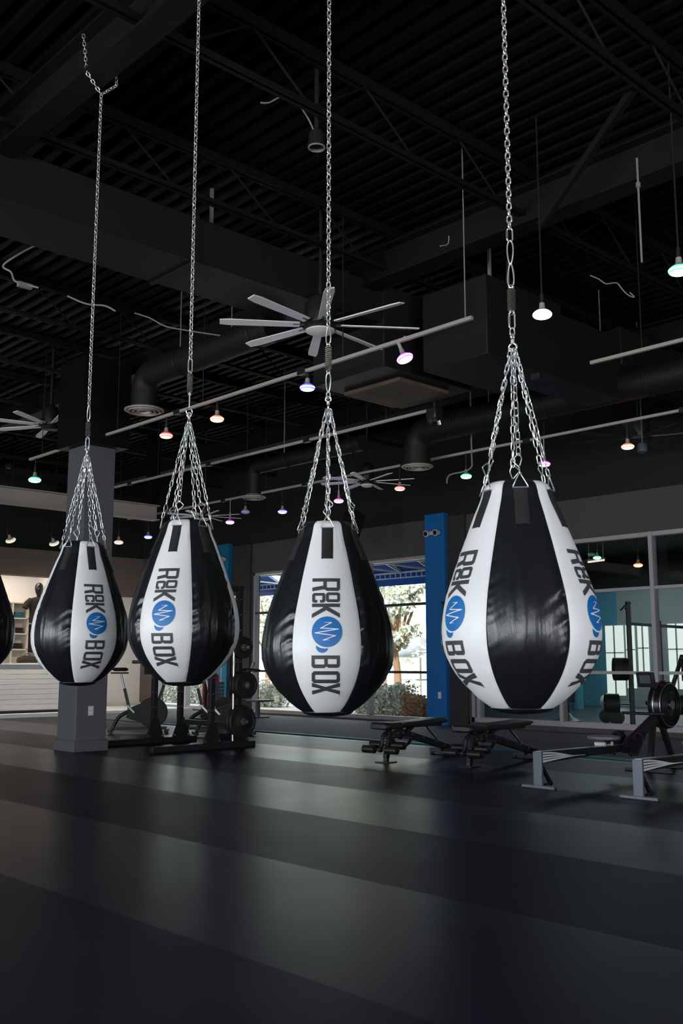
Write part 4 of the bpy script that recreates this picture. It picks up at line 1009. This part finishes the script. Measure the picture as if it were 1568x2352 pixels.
f = MB(); f.bb(13.7, 14.0, 19.0, 19.25, .02, .9); f.bb(13.72, 13.98, 19.02, 19.23, .9, .93)
tag(f.build('waste_bin', 'red', bevel=.02), 'small red bin before the teal blue pilaster behind the rack', 'bin')

# ------------------------------------------------------------------ adjoining room behind the glass partition
f = MB(); f.poly([(XE + .22, -2, 0), (24.7, -2, 0), (24.7, 21.2, 0), (XE + .22, 12.9, 0)], (0, 0, .01)); struct('floor_training_room', f, 'room_floor')
f = MB(); f.bb(24.5, 24.7, -2, 14.9, 0, 3.2); struct('wall_training_room', f, 'room_wall')
f = MB(); f.bb(24.5, 24.7, 14.9, 21.0, 0, 3.2); struct('wall_training_room_blue', f, 'room_blue')
f = MB(); f.bb(24.45, 24.7, -2, 21.0, 3.2, 4.3); struct('wall_training_room_upper', f, 'wall_black')
f = MB(); f.poly([(XE + .22, 12.9, 0), (24.7, 21.2, 0), (24.6, 21.35, 0), (XE + .22, 13.05, 0)], (0, 0, 4.3)); struct('wall_training_room_side', f, 'wall_dark')
f = MB(); f.bb(XE + .22, 24.7, -2.2, -2, 0, 4.2); struct('wall_training_room_end', f, 'room_wall')
f = MB(); f.poly([(XE + .22, -2.2, 4.1), (24.7, -2.2, 4.1), (24.7, 21.3, 4.1), (XE + .22, 12.95, 4.1)], (0, 0, .2)); struct('ceiling_training_room', f, 'wall_black')
M['bright_pane'] = emis('daylit_window_pane', (.86, .95, .88), .75)
for i, (a, b, z0, z1) in enumerate([(14.72, 15.28, .3, 2.2), (14.38, 14.65, .5, 2.2), (13.97, 14.29, .6, 2.2), (12.9, 13.4, .5, 2.2), (11.6, 12.2, .5, 2.2), (9.6, 10.4, .5, 2.2)]):
    r = thing('window_%d' % (7 + i), 'narrow bright window in the far wall of the room behind the glass, %s from the left' % ['first', 'second', 'third', 'fourth', 'fifth', 'sixth'][i], 'window', (24.5, (a + b) / 2, z0)); r['kind'] = 'structure'
    f = MB(); f.bb(-.02, 0, -(b - a) / 2, (b - a) / 2, 0, z1 - z0); f.build('pane', 'bright_pane', r)
    f = MB(); f.bb(-.04, -.005, -.02, .02, 0, z1 - z0); f.bb(-.04, -.005, -(b - a) / 2, (b - a) / 2, (z1 - z0) * .6, (z1 - z0) * .6 + .03); f.build('window_frame', 'frame', r)
lamp('training_room_light', 'AREA', (21.5, 12.5, 3.9), 120, (.82, .95, 1.0), shape='RECTANGLE', size=3, size_y=6)
def station(label, loc, rz):
    r = thing('exercise_machine', label, 'exercise machine', loc, rz, 'machines in the room behind the glass')
    f = MB(); f.bb(-.04, .04, -.04, .04, .02, 2.25); f.bb(.5, .56, -.03, .03, .02, 1.9); f.build('mast', 'black_metal', r, bevel=.005)
    f = MB(); f.bb(-.5, .9, -.04, .04, 0, .06); f.bb(-.5, -.42, -.35, .35, 0, .06); f.bb(.82, .9, -.35, .35, 0, .06); f.build('base', 'grey_metal', r, bevel=.005)
    f = MB(); f.bar((0, 0, 1.85), (1.0, 0, 1.78), .05, .05); f.bar((1.0, 0, 1.78), (1.12, 0, 1.65), .04, .04); f.tube([(0, -.25, 2.2), (0, .25, 2.2)], .02, 8)
    f.bar((0, -.25, 2.2), (-.1, -.25, 2.1), .03, .03); f.bar((0, .25, 2.2), (-.1, .25, 2.1), .03, .03); f.build('pulling_arm', 'black_metal', r)
    f = MB(); f.bar((.55, 0, .3), (.9, 0, 1.3), .16, .05); f.build('back_rest', 'black_pad', r, bevel=.01)
    f = MB(); f.bb(.25, .6, -.16, .16, .42, .50); f.build('seat', 'black_pad', r, bevel=.02)
    Rx = Matrix.Rotation(PI / 2, 3, 'Y')
    f = MB(); f.lathe([(.0, -.12), (.20, -.12), (.20, .12), (0, .12)], 24, (-.18, 0, 1.05), Rx); f.build('weight_disc', 'rubber', r)
    f = MB(); f.cyl((-.3, 0, 1.05), (.0, 0, 1.05), .025, 10); f.build('disc_peg', 'silver', r)
    f = MB(); f.lathe([(.0, -.12), (.17, -.12), (.17, .12), (0, .12)], 24, (-.35, 0, .45), Rx); f.build('weight_disc', 'rubber', r)
    f = MB(); f.cyl((-.5, 0, .45), (.0, 0, .45), .025, 10); f.build('disc_peg', 'silver', r)
    return r
s1 = station('lever arm training machine behind the glass, left of the tall mullion', (16.0, 9.50, .01), math.radians(-50))
dup(s1, (16.3, 8.35, .01), math.radians(-60), 'lever arm training machine behind the glass at the right edge of the frame')
r = thing('punching_dummy', 'grey upholstered standing pad behind the glass beside the right bag', 'training pad', (16.8, 11.4, .01))
f = MB(); f.lathe([(.25, 0), (.27, .05), (.12, .12), (.05, .2), (.05, .45)], 24); f.build('base', 'grey_metal', r)
f = MB(); vs, fs = loftbox([(0, .4, .16, .14), (0, .8, .20, .16), (0, 1.3, .22, .17), (0, 1.85, .17, .13), (0, 1.95, .08, .08)]); f.add(vs, fs, 0, True); f.build('torso', 'column', r)
r = thing('gym_ball', 'white exercise ball behind the glass on the blue floor', 'ball', (21.6, 13.45, .23))
f = MB(); f.lathe([(.22 * math.sin(PI * k / 16), -.22 * math.cos(PI * k / 16)) for k in range(17)], 28); f.build('ball', 'umbrella', r)
r = thing('rolled_mat', 'tall teal rolled exercise mat against the pale blue wall behind the glass', 'mat', (22.0, 14.6, .01))
f = MB(); f.lathe([(.13, 0), (.14, .01), (.14, 1.1), (.12, 1.12), (.06, 1.12)], 24); f.build('roll', 'room_blue', r)
for i, (x_, y_, lb) in enumerate([(17.4, 10.9, 'nearest the mat'), (16.8, 10.3, 'nearest the machine')]):
    r = thing('dumbbell', 'large dark dumbbell on the floor behind the glass, the one ' + lb, 'dumbbell', (x_, y_, .15), .5, 'dumbbells behind the glass')
    f = MB(); Rx = Matrix.Rotation(PI / 2, 3, 'Y')
    for s_ in (-1, 1):
        f = MB(); f.lathe([(.0, -.06), (.13, -.05), (.13, .05), (0, .06)], 20, (s_ * .16, 0, 0), Rx); f.build('head', 'rubber', r)
    f = MB(); f.cyl((-.14, 0, 0), (.14, 0, 0), .018, 10); f.build('grip', 'silver', r)
bulb('green lamp glowing behind the upper glass panel', 'green', 16.2, 10.22, 3.1, ztop=4.1, energy=6, size=.9)
bulb('orange lamp glowing behind the upper glass panel beside the mullion', 'orange', 16.5, 9.55, 2.93, ztop=4.1, energy=6, size=1.0)
r = thing('tube_light', 'slim white tube light behind the upper glass panel', 'lamp', (17.0, 10.75, 3.15), math.radians(75))
f = MB(); f.cyl((-.22, 0, 0), (.22, 0, 0), .02, 12); f.build('tube', 'face_warm', r)
f = MB(); f.bar((-.24, 0, .03), (.24, 0, .03), .05, .03); f.cyl((-.2, 0, .03), (-.2, 0, .95), .006, 6); f.cyl((.2, 0, .03), (.2, 0, .95), .006, 6); f.build('fitting', 'frame', r)

# ------------------------------------------------------------------ outside
f = MB(); f.bb(14.9, 90, 12.95, 90, -.2, -.02); struct('ground_outside', f, 'pave')
f = MB(); f.bb(24.8, 90, -60, 12.95, -.2, -.02); struct('ground_outside_right', f, 'pave')
def leaves(n, boxf, size, seed):
    rn = random.Random(seed); f = MB()
    for i in range(n):
        p = Vector(boxf(rn)); s_ = size * rn.uniform(.6, 1.4)
        R = Matrix.Rotation(rn.uniform(0, 2 * PI), 3, 'Z') @ Matrix.Rotation(rn.uniform(0, PI), 3, 'X') @ Matrix.Rotation(rn.uniform(0, PI), 3, 'Y')
        f.add([p + R @ Vector(v) * s_ for v in ((-.5, 0, 0), (0, -.28, .05), (.5, 0, 0), (0, .28, .05))], [(0, 1, 2, 3)])
    return f
def hedge(label, y0, y1, x0, x1, h, seed, m='leaf_hedge'):
    r = thing('hedge', label, 'hedge', (x0, y0, -.02))
    def bx(rn):
        u = rn.random(); y = rn.uniform(0, y1 - y0); x = rn.uniform(0, x1 - x0) * rn.random(); top = h * (.82 + .25 * math.sin(y * 3.1 + seed) * .6)
        return (x, y, rn.uniform(0, 1) ** .8 * top)
    leaves(int(2600 * (y1 - y0)), bx, .09, seed).build('foliage', m, r)
    f = MB()
    for k in range(int((y1 - y0) / .5)):
        f.tube([(.4, .25 + k * .5, 0), (.42, .3 + k * .5, h * .4), (.3, .2 + k * .5, h * .75)], [.03, .02, .01], 6)
    f.build('stems', 'trunk', r)
hedge('pale clipped hedge outside the right half of the far window', 15.9, 17.4, 16.8, 17.7, .92, 3)
hedge('low pale hedge outside the left half of the far window', 17.2, 21.0, 18.2, 19.2, .62, 5)
hedge('hedge seen through the left corner window behind the rack', 21.2, 27.0, 17.5, 18.6, .8, 9)
hedge('rust coloured shrub at the foot of the far window right side', 14.75, 15.35, 16.3, 16.7, .55, 12, 'leaf_red')
def tree(label, x, y, h, R_, seed, trunk_h, n=5200, name='leafy_tree'):
    r = thing(name, label, 'tree', (x, y, -.02))
    rn = random.Random(seed); cl = [(rn.uniform(-R_, R_) * .7, rn.uniform(-R_, R_) * .7, rn.uniform(trunk_h, h), rn.uniform(.35, .6) * R_) for _ in range(16)]
    def bx(q_):
        c_ = q_.choice(cl); a = q_.uniform(0, 2 * PI); e = math.acos(q_.uniform(-1, 1)); rr = c_[3] * q_.uniform(.6, 1)
        return (c_[0] + rr * math.sin(e) * math.cos(a), c_[1] + rr * math.sin(e) * math.sin(a), c_[2] + rr * math.cos(e) * .7)
    leaves(n, bx, .22, seed).build('foliage', 'leaf', r)
    f = MB(); f.tube(spline([(0, 0, 0), (.05, .03, trunk_h * .5), (-.03, .05, trunk_h), (.02, 0, h * .75)]), [.13 - .0032 * k for k in range(25)], 10)
    for c_ in cl[:6]: f.tube([(0, 0, trunk_h * .9), ((c_[0]) * .6, c_[1] * .6, (trunk_h + c_[2]) / 2), c_[:3]], [.06, .04, .02], 6)
    f.build('trunk', 'trunk', r)
tree('tall pale leafy tree outside, behind the right edge of the third bag', 25.8, 25.2, 5.2, 1.9, 21, 1.6)
tree('leafy tree outside between the third bag and the blue pilaster', 30.5, 30.5, 5.6, 2.2, 22, 1.5)
tree('leafy tree outside left of the third bag', 26, 32.0, 6.0, 2.4, 23, 1.7)
tree('distant leafy tree seen at the left edge of the far window', 24, 37.0, 6.0, 2.4, 24, 1.7)
tree('leafy tree outside the left corner window', 18.5, 42, 5.0, 2.2, 25, 1.4)
tree('reddish trunked small tree right beside the third bag outside', 20.2, 19.2, 3.4, .7, 26, 1.7, 900)
def awning(label, y0, y1):
    r = thing('awning', label, 'awning', (14.8, y0, 3.2)); L = y1 - y0
    f = MB(); f.poly([(0, 0, .75), (1.5, 0, .02), (1.5, 0, .0), (0, 0, .72)], (0, L, 0)); f.build('canopy', 'awning', r)
    f = MB(); f.bb(1.49, 1.51, 0, L, -.30, .02); f.build('valance', 'awning', r)
    f = MB(); f.bar((.02, 0, .02), (.02, L, .02), .04, .04); f.bar((1.46, 0, -.02), (1.46, L, -.02), .04, .04); f.bar((1.46, 0, -.14), (1.46, L, -.14), .025, .025)
    y = 0; k = 0
    while y <= L:
        f.bar((.02, y, .02), (1.46, y, -.02), .035, .035); f.bar((.02, y, .7), (1.46, y, .0), .03, .03)
        if y + .9 <= L: f.bar((.02, y, .02), (1.46, y + .9, -.02), .03, .03)
        y += .9
    y = 0
    while y <= L: f.bar((1.46, y, -.02), (1.46, y, -.14), .02, .02); y += .16
    f.build('truss', 'awning_frame', r)
awning('blue awning with a white truss outside the top of the far window', 12.6, 18.9)
awning('blue awning outside the left corner window', 19.6, 22.8)
r = thing('patio_umbrella', 'white patio umbrella outside, low in the window beside the blue pilaster', 'umbrella', (21.6, 19.6, -.02))
f = MB(); f.lathe([(0, 1.95), (.05, 1.94), (.55, 1.68), (1.05, 1.42), (1.08, 1.36), (1.04, 1.38), (.5, 1.64), (0, 1.86)], 8); f.build('canopy', 'umbrella', r)
f = MB(); f.cyl((0, 0, 0), (0, 0, 2.35), .03, 10); f.lathe([(.28, 0), (.28, .06), (.04, .09)], 20); f.build('pole', 'umbrella', r)
f = MB(); f.bb(-.6, .6, -.35, .35, .70, .74); f.build('tabletop', 'umbrella', r)
